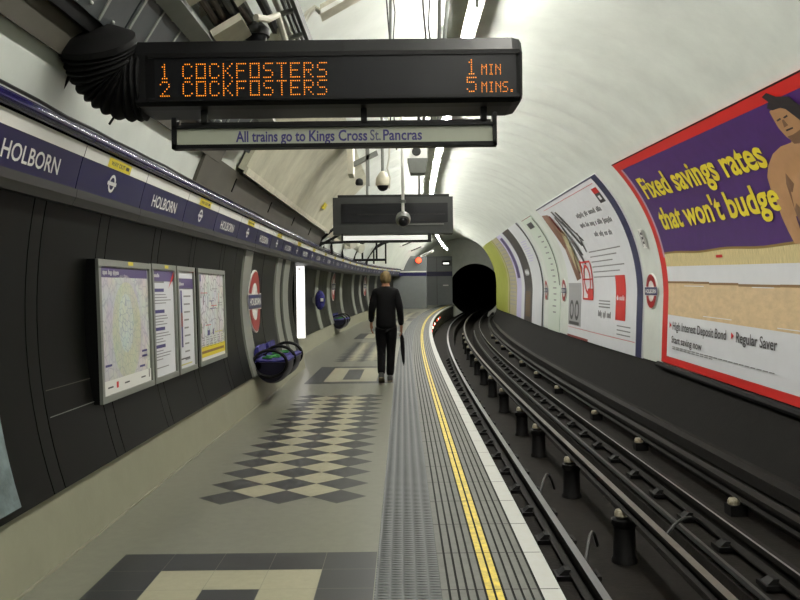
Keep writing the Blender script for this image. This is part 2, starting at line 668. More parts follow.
# --- platform deck: main floor, tactile strip, ribbed edge slabs
X_BASE, X_TAC, X_RIB, X_EDGE = -1.82, -.152, .165, .728
s_fl = frange(-4, 12, 1.0) + frange(12, 55, .5)[1:]
b = MB()
b.sweep([(-2.6, 0), (X_TAC, 0)], s_fl, 'floor')
b.sweep([(-4.7, 0), (-2.6, 0)], [S_OPEN0 - .1, S_OPEN1 + .1], 'floor')
# inlaid tiles, laid 1 mm proud
TL = .2745


def tile(x0, x1, s0, s1, m):
    e = .0012
    for a, c in zip(frange(s0, s1, 1)[:-1], frange(s0, s1, 1)[1:]):
        b.face([P(x0 + e, a, .0012), P(x1 - e, a, .0012), P(x1 - e, c, .0012), P(x0 + e, c, .0012)], m)


def panel(s_far, rows):
    xr = -.155
    for i in range(rows):
        for j in range(5):
            d = min(i, rows - 1 - i, j, 4 - j)
            m = 'tile_dark' if d != 1 else 'tile_cream'
            s1 = s_far - i * TL
            tile(xr - (j + 1) * TL, xr - j * TL, s1 - TL + .0024, s1, m)


def checker(s_first, n):
    h = .385
    for k in range(n):
        for c in range(3):
            x = -.46 - .39 * c
            s = s_first + h * k
            g = .985
            b.face([P(x - .195 * g, s, .0012), P(x, s - h / 2 * g, .0012), P(x + .195 * g, s, .0012), P(x, s + h / 2 * g, .0012)], 'tile_dark')
            if c < 2 and k < n - 1:
                xx, ss = x - .195, s + h / 2
                b.face([P(xx - .195 * g, ss, .0012), P(xx, ss - h / 2 * g, .0012), P(xx + .195 * g, ss, .0012), P(xx, ss + h / 2 * g, .0012)], 'tile_cream')


for q in range(4):
    panel(4.5 + 10.85 * q, 10)
    checker(5.72 + 10.85 * q, 15)
b.build('floor', kind='structure')

b = MB()
b.sweep([(X_TAC, .0005), (X_RIB, .0005)], s_fl, 'tactile')
b.build('floor_tactile_strip', kind='structure')

b = MB()
prof, mts = [(X_RIB, 0.0), (X_RIB, .006)], ['slab']
# ribs: 12 between the strip and the white edge
xs = [X_RIB + (.630 - X_RIB) * i / 11 for i in range(12)]
for i in range(11):
    yel = 4.4 <= i < 6.6
    m = 'yellow_paint' if i in (5, 6) else 'slab'
    prof += [(xs[i], .006), (xs[i + 1] - .011, .006), (xs[i + 1] - .010, -.003), (xs[i + 1] - .001, -.003)]
    mts += [m, m, 'groove', 'groove', 'groove']
prof = prof[2:]
mm_ = []
for i in range(11):
    m = 'yellow_paint' if i in (5, 6) else 'slab'
    mm_ += [m, m, 'groove', 'groove']
prof += [(.631, .006), (.632, .006), (X_EDGE, .006), (X_EDGE, -.08), (X_EDGE - .1, -.08), (X_EDGE - .1, -.9)]
mm_ += ['slab', 'white_paint', 'white_paint', 'slab', 'slab']
SL = .545
s = 1.18
while s < 55:
    e = min(s + SL, 55)
    b.sweep(prof, [s + .004, e - .004], mm_)
    s += SL
b.sweep([(X_RIB, -.004), (X_EDGE - .005, -.004)], s_fl, 'groove')
b.build('trim_1', kind='structure')

# --- plinth (skirting) at the foot of the left wall
b = MB()
prof = [(X_BASE + .012, 0), (X_BASE + .012, .012), (X_BASE, .012), (-1.862, .37), (-1.868, .385), (-1.878, .39), (-2.15, .39), (-2.15, 0)]
b.sweep(prof, frange(-4, S_OPEN0, 1), ['plinth_edge', 'plinth_edge', 'plinth', 'plinth_edge', 'plinth_edge', 'plinth'], caps=True)
prof2 = [(x - SETBACK, z) for x, z in prof]
b.sweep(prof2, frange(S_OPEN1, 49, .6), ['plinth_edge', 'plinth_edge', 'plinth', 'plinth_edge', 'plinth_edge', 'plinth'], caps=True)
b.build('baseboard_left', kind='structure')

# --- track bed with the pit between the running rails
b = MB()
bed = [(.60, -.80), (1.56, -.80), (1.60, -1.13), (2.42, -1.13), (2.47, -.82), (3.40, -.80), (3.42, -.74), (3.55, -.60), (3.75, -.50)]
b.sweep(bed, frange(0, 12, 1) + frange(12, 70, .7)[1:], 'trackbed')
b.build('floor_track_bed', kind='structure')

# --- far end of the left wall: pale return wall and the lobby beyond
b = MB()
b.box(-2.9, -.44, 0, .25, 0, 3.1, 'cabinet', f=lambda x, y, z: P(x, 49 + y, z))
b.box(-2.9, -.435, 0, .26, 1.93, 2.14, 'blue', f=lambda x, y, z: P(x, 48.99 + y, z))
b.box(-2.9, -.435, 0, .26, 2.14, 2.22, 'white', f=lambda x, y, z: P(x, 48.99 + y, z))
b.build('wall_return', kind='structure')
b = MB()
b.box(-1.4, .6, 0, .1, 0, 3.2, 'cabinet', f=lambda x, y, z: P(x, 54.8 + y, z))
b.box(-1.4, .605, 0, .1, 1.9, 2.2, 'blue', f=lambda x, y, z: P(x, 54.79 + y, z))
b.box(-.42, -.40, 0, .1, 0, 1.9, 'joint', f=lambda x, y, z: P(x, 54.79 + y, z))
b.box(-.42, -.40, 0, .1, 2.2, 3.2, 'joint', f=lambda x, y, z: P(x, 54.79 + y, z))
b.build('wall_lobby', kind='structure')

# --- cladding panels of the left wall (one shell, panel by panel, thin black joints between)
near_panels = [(.5, 1.3, 'clad'), (1.31, 1.45, 'clad_strip'), (1.46, 2.3, 'clad'), (2.31, 2.45, 'clad_strip'), (2.46, 4.31, 'clad'), (4.322, 4.45, 'clad_strip'),
               (4.462, 5.26, 'clad'), (5.272, 5.42, 'clad_strip'), (5.432, 6.42, 'clad'), (6.432, 6.58, 'clad_strip'), (6.592, 7.55, 'clad'), (7.562, 7.7, 'clad_strip'),
               (7.712, 8.8, 'clad'), (8.812, 8.96, 'clad_strip'), (8.972, 9.6, 'clad'), (9.612, 10.02, 'clad_strip'), (10.09, 10.6, 'clad_white'), (10.68, 11.5, 'clad'),
               (11.52, 12.6, 'clad_strip'), (12.7, 13.16, 'clad_white'), (13.2, 13.4, 'clad_strip'), (13.5, 14.1, 'clad_white'), (14.2, 14.5, 'clad'), (14.52, 14.72, 'clad_strip')]
far_panels = []
s = 18.05
wh = [(21.75, 22.4), (24.5, 25.2), (28.1, 28.8), (32.1, 32.8), (34.7, 35.4), (37.6, 38.4), (41, 41.8)]
for a, c in wh:
    m_ = (s + a) / 2
    far_panels += [(s, m_ - .01, 'clad'), (m_ + .01, a - .1, 'clad_strip'), (a, c, 'clad_white')]
    s = c + .1
far_panels += [(s, 48.9, 'clad')]


def clad(b, s0, s1, m, f, bulge):
    ds = 197.2
    ss = frange(s0, s1, .5)
    rows = []
    for d in frange(165.5, ds, 2.2):
        rows.append([f(s, d, CL - bulge) for s in ss])
    b.grid(rows, m)
    for q in (ss[0], ss[-1]):
        b.grid([[f(q, d, CL - bulge), f(q, d, CL + .05)] for d in frange(165.5, ds, 2.2)], m)


b = MB()
for a, c, m in near_panels:
    clad(b, a, c, m, W, .012 if m == 'clad_white' else 0)
for a, c, m in far_panels:
    clad(b, a, c, m, WL, .012 if m == 'clad_white' else 0)
b.sweep([(-1.84, 1.935), (-2.62, 1.935)], frange(S_OPEN0, 49, .6), 'grey_soffit')
# thin bright seams of the access hatch low on the wall
for a0, a1, m in ((187.3, 187.4, 'grey_brown'), (190.0, 190.1, 'grey_metal')):
    b.grid([[W(s, d, CL - .004) for s in frange(4.48, 5.24, .2)] for d in (a0, a1)], m)
b.build('wall_left', smooth=True, kind='structure')

# --- lit white end panel of the far cladding (sign box facing along the platform)
t = thing('illuminated_sign', P(-2.24, 17.8, .392), 'tall narrow lit white sign box at the end of the far wall', 'sign')
b = MB(); b.box(-2.30, -2.115, 17.72, 17.8, .392, 2.0, 'grey_metal', f=P); b.build('casing', t)
b = MB(); b.box(-2.294, -2.121, 17.705, 17.722, .40, 1.99, 'lightbox', f=P); b.build('lit_face', t, label='glowing white face')
b = MB()
b.box(-2.245, -2.195, 17.70, 17.704, 1.86, 1.89, 'black', f=P)
b.face([P(-2.255, 17.702, 1.875), P(-2.24, 17.702, 1.90), P(-2.24, 17.702, 1.85)], 'black')
b.build('arrow_mark', t)

# =================================================================== FRIEZE
FR = 3.05
PL = 1.12


def FZ(s, d, off=0.0):
    return W(s, d, FR - off)


def fmap(s0, base, h, s1, off=.004):
    return lambda u, v: FZ(s0 + (s1 - s0) * u, base + h * v, off)


k = 0
idx = 0
s = 3.5 - 2 * PL
while s < 47:
    s0, s1 = s + .004, s + PL - .004
    named = k % 2 == 0
    c = (s0 + s1) / 2
    vis = c > 3.3
    if s1 > 48.6:
        break
    if vis:
        o_ = ORD[idx] if idx < len(ORD) else str(idx + 1) + 'th'
        lab = ('navy and white station name panel reading HOLBORN, %s panel of the frieze from the camera' if named else 'navy and white frieze panel with small white roundel, %s panel from the camera') % o_
        idx += 1
    else:
        lab = 'navy and white frieze panel beside the camera, out of view' if named else 'navy and white frieze panel with white roundel beside the camera, out of view'
    t = thing('frieze_panel', FZ(c, 166.5), lab, 'sign', 'frieze panels along the left wall')
    ss = frange(s0, s1, .56)
    b = MB()
    b.grid([[FZ(q, d) for q in ss] for d in (166.55, 165.4, 164.3, 163.1)], 'blue')
    for q in (ss[0], ss[-1]):
        b.grid([[FZ(q, d), FZ(q, d, -.1)] for d in (166.55, 165.4, 164.3, 163.1)], 'blue')
    b.build('name_board', t)
    b = MB(); b.grid([[FZ(q, d, .004) for q in ss] for d in (163.1, 162.5, 161.8)], 'white')
    b.grid([[FZ(q, d, .004 if i else -.03) for q in ss] for i, d in enumerate((161.8, 161.8))], 'white'); b.build('white_strip', t)
    b = MB(); b.grid([[FZ(q, 168.4, -.08) for q in ss], [FZ(q, 168.3) for q in ss], [FZ(q, 167.4, .015) for q in ss], [FZ(q, 166.55, .012) for q in ss], [FZ(q, 166.5, -.05) for q in ss]], 'grey_soffit'); b.build('soffit', t)
    b = MB(); b.tube([FZ(q, 160.95, .006) for q in (s0, (s0 + s1) / 2, s1)], .034, 'purple_tube', n=12); b.build('violet_tube', t, smooth=True)
    if vis:
        b = MB()
        if named:
            text(b, 'HOLBORN', fmap(c - .33, 165.75, -1.65, c + .29), 'white', bold=.012)
            b.build('lettering', t)
        else:
            f = lambda s_, d_: FZ(s_, d_, .004)
            ring(b, f, c - .05, 164.75, .055, 1.05, .68, 'white', n=24)
            patch(b, f, c - .125, c + .025, 164.98, 164.55, 'white', 1, 1)
            b.build('roundel_mark', t)
            b = MB()
            f = lambda s_, d_: FZ(s_, d_, .008)
            patch(b, f, c - .2, c + .2, 163.05, 161.95, 'label_yellow', 1, 2)
            f = lambda s_, d_: FZ(s_, d_, .010)
            if c < 24:
                text(b, 'WAY OUT', lambda u, v: f(c - .16 + .24 * u, 162.75 - .5 * v), 'type_dark', bold=.02)
                patch(b, f, c + .10, c + .16, 162.7, 162.3, 'type_dark', 1, 1)
            b.build('way_out_label', t, label='small yellow label')
    s += PL
    k += 1

b = MB()
pts = []
random.seed(3)
for q in frange(.8, 46, .35):
    pts.append(FZ(q, 160.05 + random.uniform(-.1, .1), .0))
b.tube(pts, .009, 'cable_black', n=6)
tag(b.build('cable', smooth=True), 'long thin black cable sagging along the top of the navy frieze', 'cable')

# =================================================================== RIGHT-HAND POSTERS
def WR(off):
    return lambda s, a: W(s, a, R - .012 - off)


def tilt(f, s_ref, s_end, dtop, dbot):
    """poster hung slightly out of true: its near end sits lower"""
    def g(s, a):
        k_ = (s_ref - s) / (s_ref - s_end)
        w = (a + 20) / 63.0
        return f(s, a + k_ * (dbot + (dtop - dbot) * w))
    return g


def backing(name, lab, s0, s1, a0, a1, m, cat='poster', group=None, f0=None, thick=.022):
    """curved poster board; origin on its lower edge"""
    t = thing(name, W((s0 + s1) / 2, a0, R - .02), lab, cat, group)
    b = MB()
    f = f0 or (lambda off: WR(off))
    ss = frange(s0, s1, .5)
    aa = frange(a0, a1, 2.2)
    fr, bk = f(.012), f(-.012 - .03)
    b.grid([[fr(s, a) for s in ss] for a in aa], m)
    for a in (aa[0], aa[-1]):
        b.grid([[fr(s, a) for s in ss], [bk(s, a) for s in ss]], m)
    for s in (ss[0], ss[-1]):
        b.grid([[fr(s, a), bk(s, a)] for a in aa], m)
    b.build('board', t, smooth=True)
    return t


# big red and purple savings poster
S0, S1 = 13.42, 7.0
rf = lambda off: tilt(WR(off), 13.42, 7.3, -2.4, -1.9)
t = backing('advertising_poster', 'huge red bordered purple poster with a wrestler and yellow savings slogan', S0, S1, -20, 43, 'red', f0=rf)
L1, L2, L3, L4 = rf(.015), rf(.018), rf(.022), rf(.026)
b = MB(); patch(b, L1, 13.15, S1, 12.2, 40.3, 'purple'); b.build('purple_field', t, smooth=True)
b = MB(); patch(b, L2, 13.2, 13.12, 11, 40.3, 'lilac'); b.build('lilac_edge', t)
b = MB(); patch(b, L1, 13.15, S1, 8.3, 12.2, 'fringe', 24, 3); b.build('fringe', t)
b = MB()
for i in range(24):
    a0 = 12.25 + .22 * math.sin(i * .8); a1 = 12.25 + .22 * math.sin(i * .8 + .8)
    q0 = 13.15 - i * .256; q1 = q0 - .256
    b.face([L2(q0, a0 - .35), L2(q1, a1 - .35), L2(q1, a1 + .25), L2(q0, a0 + .25)], 'gold')
patch(b, L3, 11.02, 10.8, 10.2, 10.9, 'red', 1, 1)
b.build('gold_braid', t)
b = MB(); patch(b, L1, 13.42, S1, 42.75, 43.1, 'black'); b.build('top_edge', t)
b = MB(); patch(b, L1, 13.15, S1, 3.6, 8.3, 'poster_white'); patch(b, L1, 13.15, S1, -18.0, -6.0, 'poster_white'); b.build('white_field', t, smooth=True)
b = MB(); patch(b, L1, 13.15, S1, -6.0, 3.6, 'tan'); b.build('cardboard_band', t, smooth=True)
b = MB()
random.seed(5)
q = 13.15
while q > S1 + .3:
    w_ = random.uniform(.3, .7); a_ = 3.55 + random.uniform(-.2, .15)
    e = max(q - w_, S1)
    b.face([L2(q, a_ - .3), L2(e, a_ - .25), L2(e, a_ + .35), L2(q, a_ + .3)], 'tan_dark')
    q = e
for q, w_, a_ in ((12.4, .8, 2.6), (10.0, .6, 2.9), (11.6, 1.0, -5.2), (9.3, .8, -5.5)):
    b.face([L2(q, a_), L2(q - w_, a_ + .1), L2(q - w_, a_ + .3), L2(q, a_ + .2)], 'poster_white')
b.build('torn_edge', t)
b = MB()
PB = lambda s, a: W(s, a, R - .012 - .026)
text(b, 'Fixed savings rates', quad_map(PB, 12.88, 29.2, 6.9, 8.75, 27.0, 6.6), 'poster_yellow', bold=.026)
b.build('slogan_lettering', t, label='large yellow lettering, upper line')
b = MB()
text(b, "that won't budge", quad_map(PB, 12.82, 19.2, 6.6, 8.84, 17.9, 6.4), 'poster_yellow', bold=.026)
b.build('slogan_lettering', t, label='large yellow lettering, lower line')
for body, q in (('High Interest Deposit Bond', (12.86, -10.3, 2.4, 10.74, -10.9, 2.5)), ('Regular Saver', (10.42, -11.0, 2.5, 9.27, -11.5, 2.6)), ('Start saving now', (12.9, -14.0, 2.0, 11.6, -14.6, 2.1))):
    b = MB(); text(b, body, quad_map(PB, *q), 'type_dark', bold=.01); b.build('offer_lettering', t)
for s_, a_ in ((13.02, -9.1), (10.58, -9.7)):
    b = MB(); b.face([PB(s_, a_ + .9), PB(s_, a_ - .9), PB(s_ - .09, a_)], 'red'); b.build('red_arrow', t)
b = MB()
for a_, e in ((-15.3, 9.4), (-15.8, 11.2)):
    n_ = 0; q = 12.85
    while q > e:
        patch(b, PB, q, q - .14, a_ - (12.85 - q) * .3, a_ + .22 - (12.85 - q) * .3, 'type_grey', 1, 1)
        q -= .17
b.build('small_print', t)
fig = lambda s, a: W(s, a, R - .012 - .020)
fig2 = lambda s, a: W(s, a, R - .012 - .024)
fig3 = lambda s, a: W(s, a, R - .012 - .028)
b = MB()
poly(b, fig, [(8.12, 29.7), (8.34, 29.7), (8.56, 28.9), (8.78, 27.0), (8.92, 24.8), (8.96, 22.0), (8.94, 19.2), (8.7, 16.0), (8.0, 15), (7.2, 15), (7.02, 24), (7.1, 28), (7.5, 30.3), (7.9, 31.0)], 'pic_skin')
poly(b, fig2, [(8.95, 21.0), (8.94, 19.2), (8.92, 16.0), (8.86, 13.0), (8.78, 10.6), (8.55, 10.3), (8.6, 13), (8.62, 17), (8.6, 21)], 'pic_skin')
poly(b, fig2, [(8.58, 22.5), (8.5, 24.6), (8.42, 22.0), (8.46, 18), (8.55, 13), (8.6, 17)], 'pic_skin_dark')
poly(b, fig2, [(8.13, 36.6), (7.95, 37.2), (7.78, 36.9), (7.7, 35), (7.72, 31.5), (7.85, 29.5), (8.05, 29.6), (8.13, 31), (8.17, 33.1), (8.15, 35.2)], 'pic_skin')
b.build('wrestler_figure', t, label='bare-shouldered wrestler printed on the poster')
b = MB()
poly(b, fig3, [(8.06, 39.7), (7.94, 40.0), (7.84, 38.6), (7.66, 37.6), (7.58, 35.0), (7.66, 31.5), (7.74, 33), (7.8, 35.4), (7.9, 36.4), (8.06, 36.6), (8.12, 37.4), (8.02, 38.3)], 'pic_hair')
poly(b, fig3, [(8.10, 31.0), (7.98, 31.0), (7.8, 31.4), (7.74, 29.5), (7.9, 28.9), (8.06, 29.3)], 'pic_skin_dark')
for s_ in (8.06, 7.92):
    poly(b, fig3, [(s_ + .045, 34.3), (s_ - .04, 34.4), (s_ - .04, 34.75), (s_ + .045, 34.6)], 'pic_hair')
poly(b, fig3, [(8.06, 32.3), (7.92, 32.3), (7.92, 32.0), (8.06, 31.95)], 'pic_hair')
poly(b, fig3, [(8.02, 34.2), (7.98, 34.2), (7.97, 32.9), (8.06, 32.8)], 'pic_skin_dark')
b.build('wrestler_hair', t)

# black cable-like ledge under it
b = MB()
b.tube([W(s, -21.1 - 2.0 * max(0, (13.42 - s) / 6.1), R - .05) for s in frange(7.0, 13.5, .4)], .05, 'black_matt', n=8)
tag(b.build('ledge_trim', smooth=True), 'black rounded ledge under the red and purple poster', 'trim')

# white bank poster with the navy edge
t = backing('advertising_poster', 'wide white bank poster with a red logo block and navy right edge', 21.4, 14.55, -20.8, 43.4, 'poster_white')
A1, A2, A3 = WR(.015), WR(.019), WR(.023)
b = MB(); patch(b, A1, 14.93, 14.55, -20.8, 43.4, 'navy_border'); b.build('navy_edge', t)
b = MB(); patch(b, A1, 21.4, 14.93, 42.8, 43.4, 'navy_border')
patch(b, A1, 20.6, 15.1, 40.9, 41.1, 'red'); patch(b, A1, 21.3, 15.0, -16.6, -16.4, 'red'); patch(b, A1, 21.4, 18.9, -20.8, -19.9, 'brick_red')
b.build('rule_lines', t)
b = MB(); patch(b, A1, 15.5, 15.1, 37.2, 39.4, 'red'); patch(b, A1, 15.5, 15.1, 33.4, 37.2, 'type_dark')
patch(b, A2, 15.38, 15.22, 34.6, 36.2, 'poster_white', 1, 1); b.build('corner_badge', t)
b = MB()
scribble(b, A1, 17.9, 31.6, 15.7, 30.9, 2.0, 'type_dark', (7, 3, 6, 4))
scribble(b, A1, 18.05, 27.4, 15.4, 26.0, 2.0, 'type_dark', (5, 3, 4, 1, 4, 7))
scribble(b, A1, 17.2, 22.4, 15.8, 21.5, 2.0, 'type_dark', (4, 4, 3, 3))
b.build('headline_lettering', t)
b = MB()
for i in range(6):
    a_ = 16.5 - 2.1 * i
    patch(b, A1, 18.3, 15.6 + (i % 3) * .4, a_, a_ + .45, 'type_grey', 6, 1)
for i in range(3):
    patch(b, A1, 17.9, 16.9, -3.6 - i * 1.2, -3.1 - i * 1.2, 'type_grey', 3, 1)
scribble(b, A1, 17.95, -9.6, 16.8, -9.8, 2.4, 'type_dark', (4, 3, 4))
for i in range(3):
    patch(b, A1, 16.3, 15.3, -12.2 - i * 1.5, -11.8 - i * 1.5, 'type_grey', 3, 1)
b.build('body_print', t)
b = MB(); patch(b, A2, 16.42, 15.68, -10, 6.5, 'red'); b.build('red_block', t)
b = MB()
poly(b, A3, [(16.33, -2.7), (16.22, -2.7), (16.19, -2.0), (16.27, -.6), (16.36, -1.9)], 'poster_white')
scribble(b, A3, 16.14, -2.7, 15.75, -2.7, 1.9, 'poster_white', (5,))
b.build('block_logo', t)
b = MB()
poly(b, A1, [(21.3, 39.5), (20.6, 38.5), (20.0, 22), (19.7, 6), (20.2, 5), (20.8, 20)], 'pic_brown')
poly(b, A2, [(20.9, 38.5), (20.4, 37.5), (19.9, 24), (20.2, 22), (20.6, 30)], 'brick_red')
for (p, q, r_) in (((19.9, 39), (19.5, 30), .18), ((19.55, 38), (19.1, 29), .16), ((19.6, 33), (18.7, 20), .2), ((19.9, 30), (19.0, 16), .2), ((19.2, 30), (18.4, 22), .14), ((19.7, 24), (18.9, 12), .16), ((18.7, 26), (18.5, 17), .1), ((20.0, 36), (19.6, 24), .12)):
    poly(b, A2, [(p[0] + r_ / 2, p[1]), (q[0] + r_ / 2, q[1]), (q[0] - r_ / 2, q[1]), (p[0] - r_ / 2, p[1])], 'type_dark')
poly(b, A1, [(20.3, 30), (19.95, 28), (19.5, 10), (19.9, 7)], 'tan_poster')
for i in range(7):
    poly(b, A2, [(20.9 - .12 * i, 35 - 4.2 * i), (20.55 - .12 * i, 36 - 4.2 * i), (20.4 - .12 * i, 33.6 - 4.2 * i), (20.75 - .12 * i, 32.8 - 4.2 * i)], ('lilac', 'pic_skin', 'brick_red', 'poster_grey')[i % 4])
b.build('sketch_print', t)
b = MB()
for (p, q) in (((19.55, 14), (19.45, -3)), ((18.5, 12.5), (18.45, -3))):
    patch(b, A3, p[0], p[0] - .09, q[1], p[1], 'red', 1, 6)
patch(b, A3, 19.55, 18.45, 12.6, 13.4, 'red'); patch(b, A3, 19.5, 18.42, -3.4, -2.6, 'red')
patch(b, A3, 19.0, 18.42, -2.6, 1.5, 'red')
ring(b, A3, 19.0, 5.5, .36, 6.4, .78, 'red', n=30)
patch(b, A3, 19.5, 18.5, 5.2, 5.8, 'red')
b.build('red_emblem', t)
b = MB(); patch(b, A1, 21.35, 19.75, -15.5, 4.0, 'poster_grey'); b.build('grey_photo', t)
b = MB()
for c_ in (20.9, 20.25):
    ring(b, A2, c_, -8.5, .26, 4.6, .62, 'type_dark', n=24)
patch(b, A2, 21.2, 19.95, -15.2, -13.8, 'type_dark')
b.build('grey_numerals', t)

# narrow posters farther down the wall
t = backing('advertising_poster', 'pale green list poster with a black right edge beyond the wide bank poster', 24.65, 22.7, -20.8, 42.6, 'pale_green')
b = MB(); patch(b, A1, 22.82, 22.7, 3, 41, 'black'); b.build('black_edge', t)
b = MB(); patch(b, A1, 24.3, 23.3, 36, 39.5, 'type_dark'); patch(b, A1, 24.65, 22.7, 42.2, 42.6, 'brick_red')
for i in range(14):
    patch(b, A1, 23.9 - .1 * (i % 3), 23.3, 30 - 3.2 * i, 30.7 - 3.2 * i, 'type_grey', 2, 1)
b.build('list_print', t)
t = backing('advertising_poster', 'white poster with a black right edge, left of the pale green list poster', 28.55, 25.75, -20.8, 43.4, 'poster_white')
b = MB(); patch(b, A1, 26.05, 25.75, -20.8, 43.4, 'black'); b.build('black_edge', t)
b = MB()
for i in range(9):
    patch(b, A1, 28.0, 26.6 + .2 * (i % 3), 31 - 1.6 * i, 31.6 - 1.6 * i, 'lavender', 3, 1)
b.build('print', t)
t = backing('advertising_poster', 'dark grey poster with pale marks, standing between lavender and white posters', 31.0, 28.6, -20.8, 43.4, 'dark_poster')
b = MB()
for i in range(3):
    poly(b, A1, [(30.3 - .4 * i, 12), (30.0 - .4 * i, 14), (29.8 - .4 * i, 11), (30.1 - .4 * i, 9)], 'poster_white')
for i in range(14):
    patch(b, A1, 30.6, 29.2, -2 - 1.2 * i, -1.5 - 1.2 * i, 'tan_dark', 3, 1)
b.build('print', t)
t = backing('advertising_poster', 'lavender and white poster just left of the dark grey poster', 34.2, 31.05, -20.8, 43.6, 'lavender')
b = MB(); patch(b, A1, 33.6, 32.4, 8, 41, 'violet'); patch(b, A1, 32.2, 31.1, -20.8, 43.6, 'poster_white'); b.build('print', t)
t = backing('advertising_poster', 'beige poster with faint rows of print beside the olive poster', 36.85, 34.3, -20.8, 43.6, 'tan_poster')
b = MB()
for i in range(17):
    patch(b, A1, 36.6, 34.6, 38 - 3.2 * i, 39 - 3.2 * i, 'poster_grey', 8, 1)
b.build('print', t)
t = backing('advertising_poster', 'olive green poster at the far end by the tunnel mouth', 46, 36.95, -20.8, 43.6, 'green_poster')
b = MB(); patch(b, A1, 37.5, 37.1, -20, 43, 'tan_poster'); b.build('pale_edge', t)


# wall roundels
def roundel(s, f, dirn, a0, rad, lab, radius):
    """ring, bar and name, drawn round (s, a0) on the surface f(off)(s, a)"""
    ra = math.degrees(rad / radius)
    t = thing('station_roundel', f(0)(s, a0), lab, 'sign', 'station roundels')
    g1, g2, g3 = f(.012), f(.02), f(.026)
    b = MB()
    disc(b, g1, s, a0, rad * 1.05, ra * 1.05, 'white', n=40)
    rows = [[g1(s + rad * 1.05 * math.cos(2 * PI * k / 40), a0 + ra * 1.05 * math.sin(2 * PI * k / 40)) for k in range(41)],
            [f(-.03)(s + rad * 1.05 * math.cos(2 * PI * k / 40), a0 + ra * 1.05 * math.sin(2 * PI * k / 40)) for k in range(41)]]
    b.grid(rows, 'white')
    b.build('white_disc', t)
    b = MB(); ring(b, g2, s, a0, rad, ra, .62, 'red_enamel', n=48); b.build('red_ring', t)
    b = MB()
    h = ra * .23
    w = rad * 1.22
    patch(b, g2, s - w, s + w, a0 - h * 1.18, a0 + h * 1.18, 'white', 2, 2)
    patch(b, g3, s - w * .97, s + w * .97, a0 - h, a0 + h, 'roundel_blue', 2, 2)
    b.build('name_bar', t)
    b = MB()
    g4 = f(.03)
    sg = 1 if dirn > 0 else -1
    up = 1 if radius > 0 else 1
    text(b, 'HOLBORN', lambda u, v: g4(s + sg * w * .84 * (2 * u - 1), a0 + (h * .52) * (2 * v - 1) * (-1 if dirn > 0 else 1)), 'white', bold=.03)
    b.build('lettering', t)
    return t


FWR = lambda off: WR(off)
roundel(14.06, FWR, -1, .8, .29, 'red and blue Holborn roundel between the red poster and the navy edged poster', R)
roundel(22.08, FWR, -1, .4, .29, 'red and blue Holborn roundel between the pale green poster and the bank poster', R)
roundel(25.2, FWR, -1, .2, .29, 'small red and blue Holborn roundel left of the pale green list poster', R)
FWN = lambda off: (lambda s, a: W(s, a, CL - .005 - off))
FWF = lambda off: (lambda s, a: WL(s, a, CL - .005 - off))
roundel(10.88, FWN, 1, 180.2, .395, 'large red roundel on the dark left wall above the nearest bench', CL)
roundel(25.9 + .2, FWF, 1, 176.5, .42, 'distant red roundel on the left wall beyond the lit sign box', CL)
roundel(36.8, FWF, 1, 177, .42, 'farthest red roundel on the left wall beside the walking person', CL)

t = thing('notice_plate', W(14.05, 15, R - .02), 'small white notice plate above the roundel beside the red poster', 'sign')
b = MB(); patch(b, A1, 14.16, 13.92, 14.6, 21, 'white'); b.build('plate', t)
b = MB()
patch(b, A2, 14.14, 14.12, 15, 20.6, 'type_dark', 1, 3); patch(b, A2, 13.97, 13.95, 15, 20.6, 'type_dark', 1, 3)
for i in range(3):
    patch(b, A2, 14.09, 14.0, 16 + 1.5 * i, 16.8 + 1.5 * i, 'type_dark', 1, 1)
b.build('print', t)

# =================================================================== MAP FRAMES ON THE LEFT WALL
XF = -1.87


def LF(off):
    return lambda s, z: P(XF + off - .018 * (z - .74), s, z)


def map_frame(s0, s1, z0, z1, lab):
    t = thing('map_frame', LF(0)((s0 + s1) / 2, z0), lab, 'poster frame', 'framed maps and notices')
    b = MB(); b.box(s0, s1, -.11, -.012, z0, z1, 'black', f=lambda s, o, z: LF(o)(s, z)); b.build('backing_box', t)
    fw = .042
    b = MB()
    for (a, c, e, g) in ((s0, s0 + fw, z0, z1), (s1 - fw, s1, z0, z1), (s0 + fw, s1 - fw, z0, z0 + fw), (s0 + fw, s1 - fw, z1 - fw, z1)):
        b.box(a, c, -.012, .008, e, g, 'alu', f=lambda s, o, z: LF(o)(s, z))
    b.build('frame', t, label='aluminium frame')
    return t, s0 + fw, s1 - fw, z0 + fw, z1 - fw


def pl(b, s0, s1, z0, z1, m, off=-.002):
    b.grid([[LF(off)(s0, z0), LF(off)(s1, z0)], [LF(off)(s0, z1), LF(off)(s1, z1)]], m)


def ell(b, cs, cz, rs, rz, m, off):
    poly(b, LF(off), [(cs + rs * math.cos(2 * PI * k / 32), cz + rz * math.sin(2 * PI * k / 32)) for k in range(32)], m)


random.seed(11)
t, a, c, e, g = map_frame(5.12, 6.19, .735, 1.64, 'large framed area map with violet header, nearest on the left wall')
b = MB(); pl(b, a, c, e, g, 'map_paper', -.008); b.build('paper', t)
b = MB(); pl(b, a + .02, c - .02, g - .07, g - .005, 'violet', -.006)
scribble(b, LF(-.005), a + .06, g - .052, a + .36, g - .052, .03, 'white', (5, 4, 7)); b.build('header', t)
b = MB(); ell(b, (a + c) / 2 - .03, 1.19, .36, .36, 'map_mauve', -.006); ell(b, (a + c) / 2, 1.17, .29, .33, 'map_core', -.005); ell(b, (a + c) / 2 - .02, 1.22, .15, .2, 'map_core_white', -.004); b.build('map_print', t)
b = MB()
for q, z in ((a + .05, .955), (c - .2, 1.0), (c - .2, .965), (c - .26, .895)):
    pl(b, q, q + .12, z, z + .015, 'ink', -.003)
pl(b, a, c, e, e + .09, 'white', -.004)
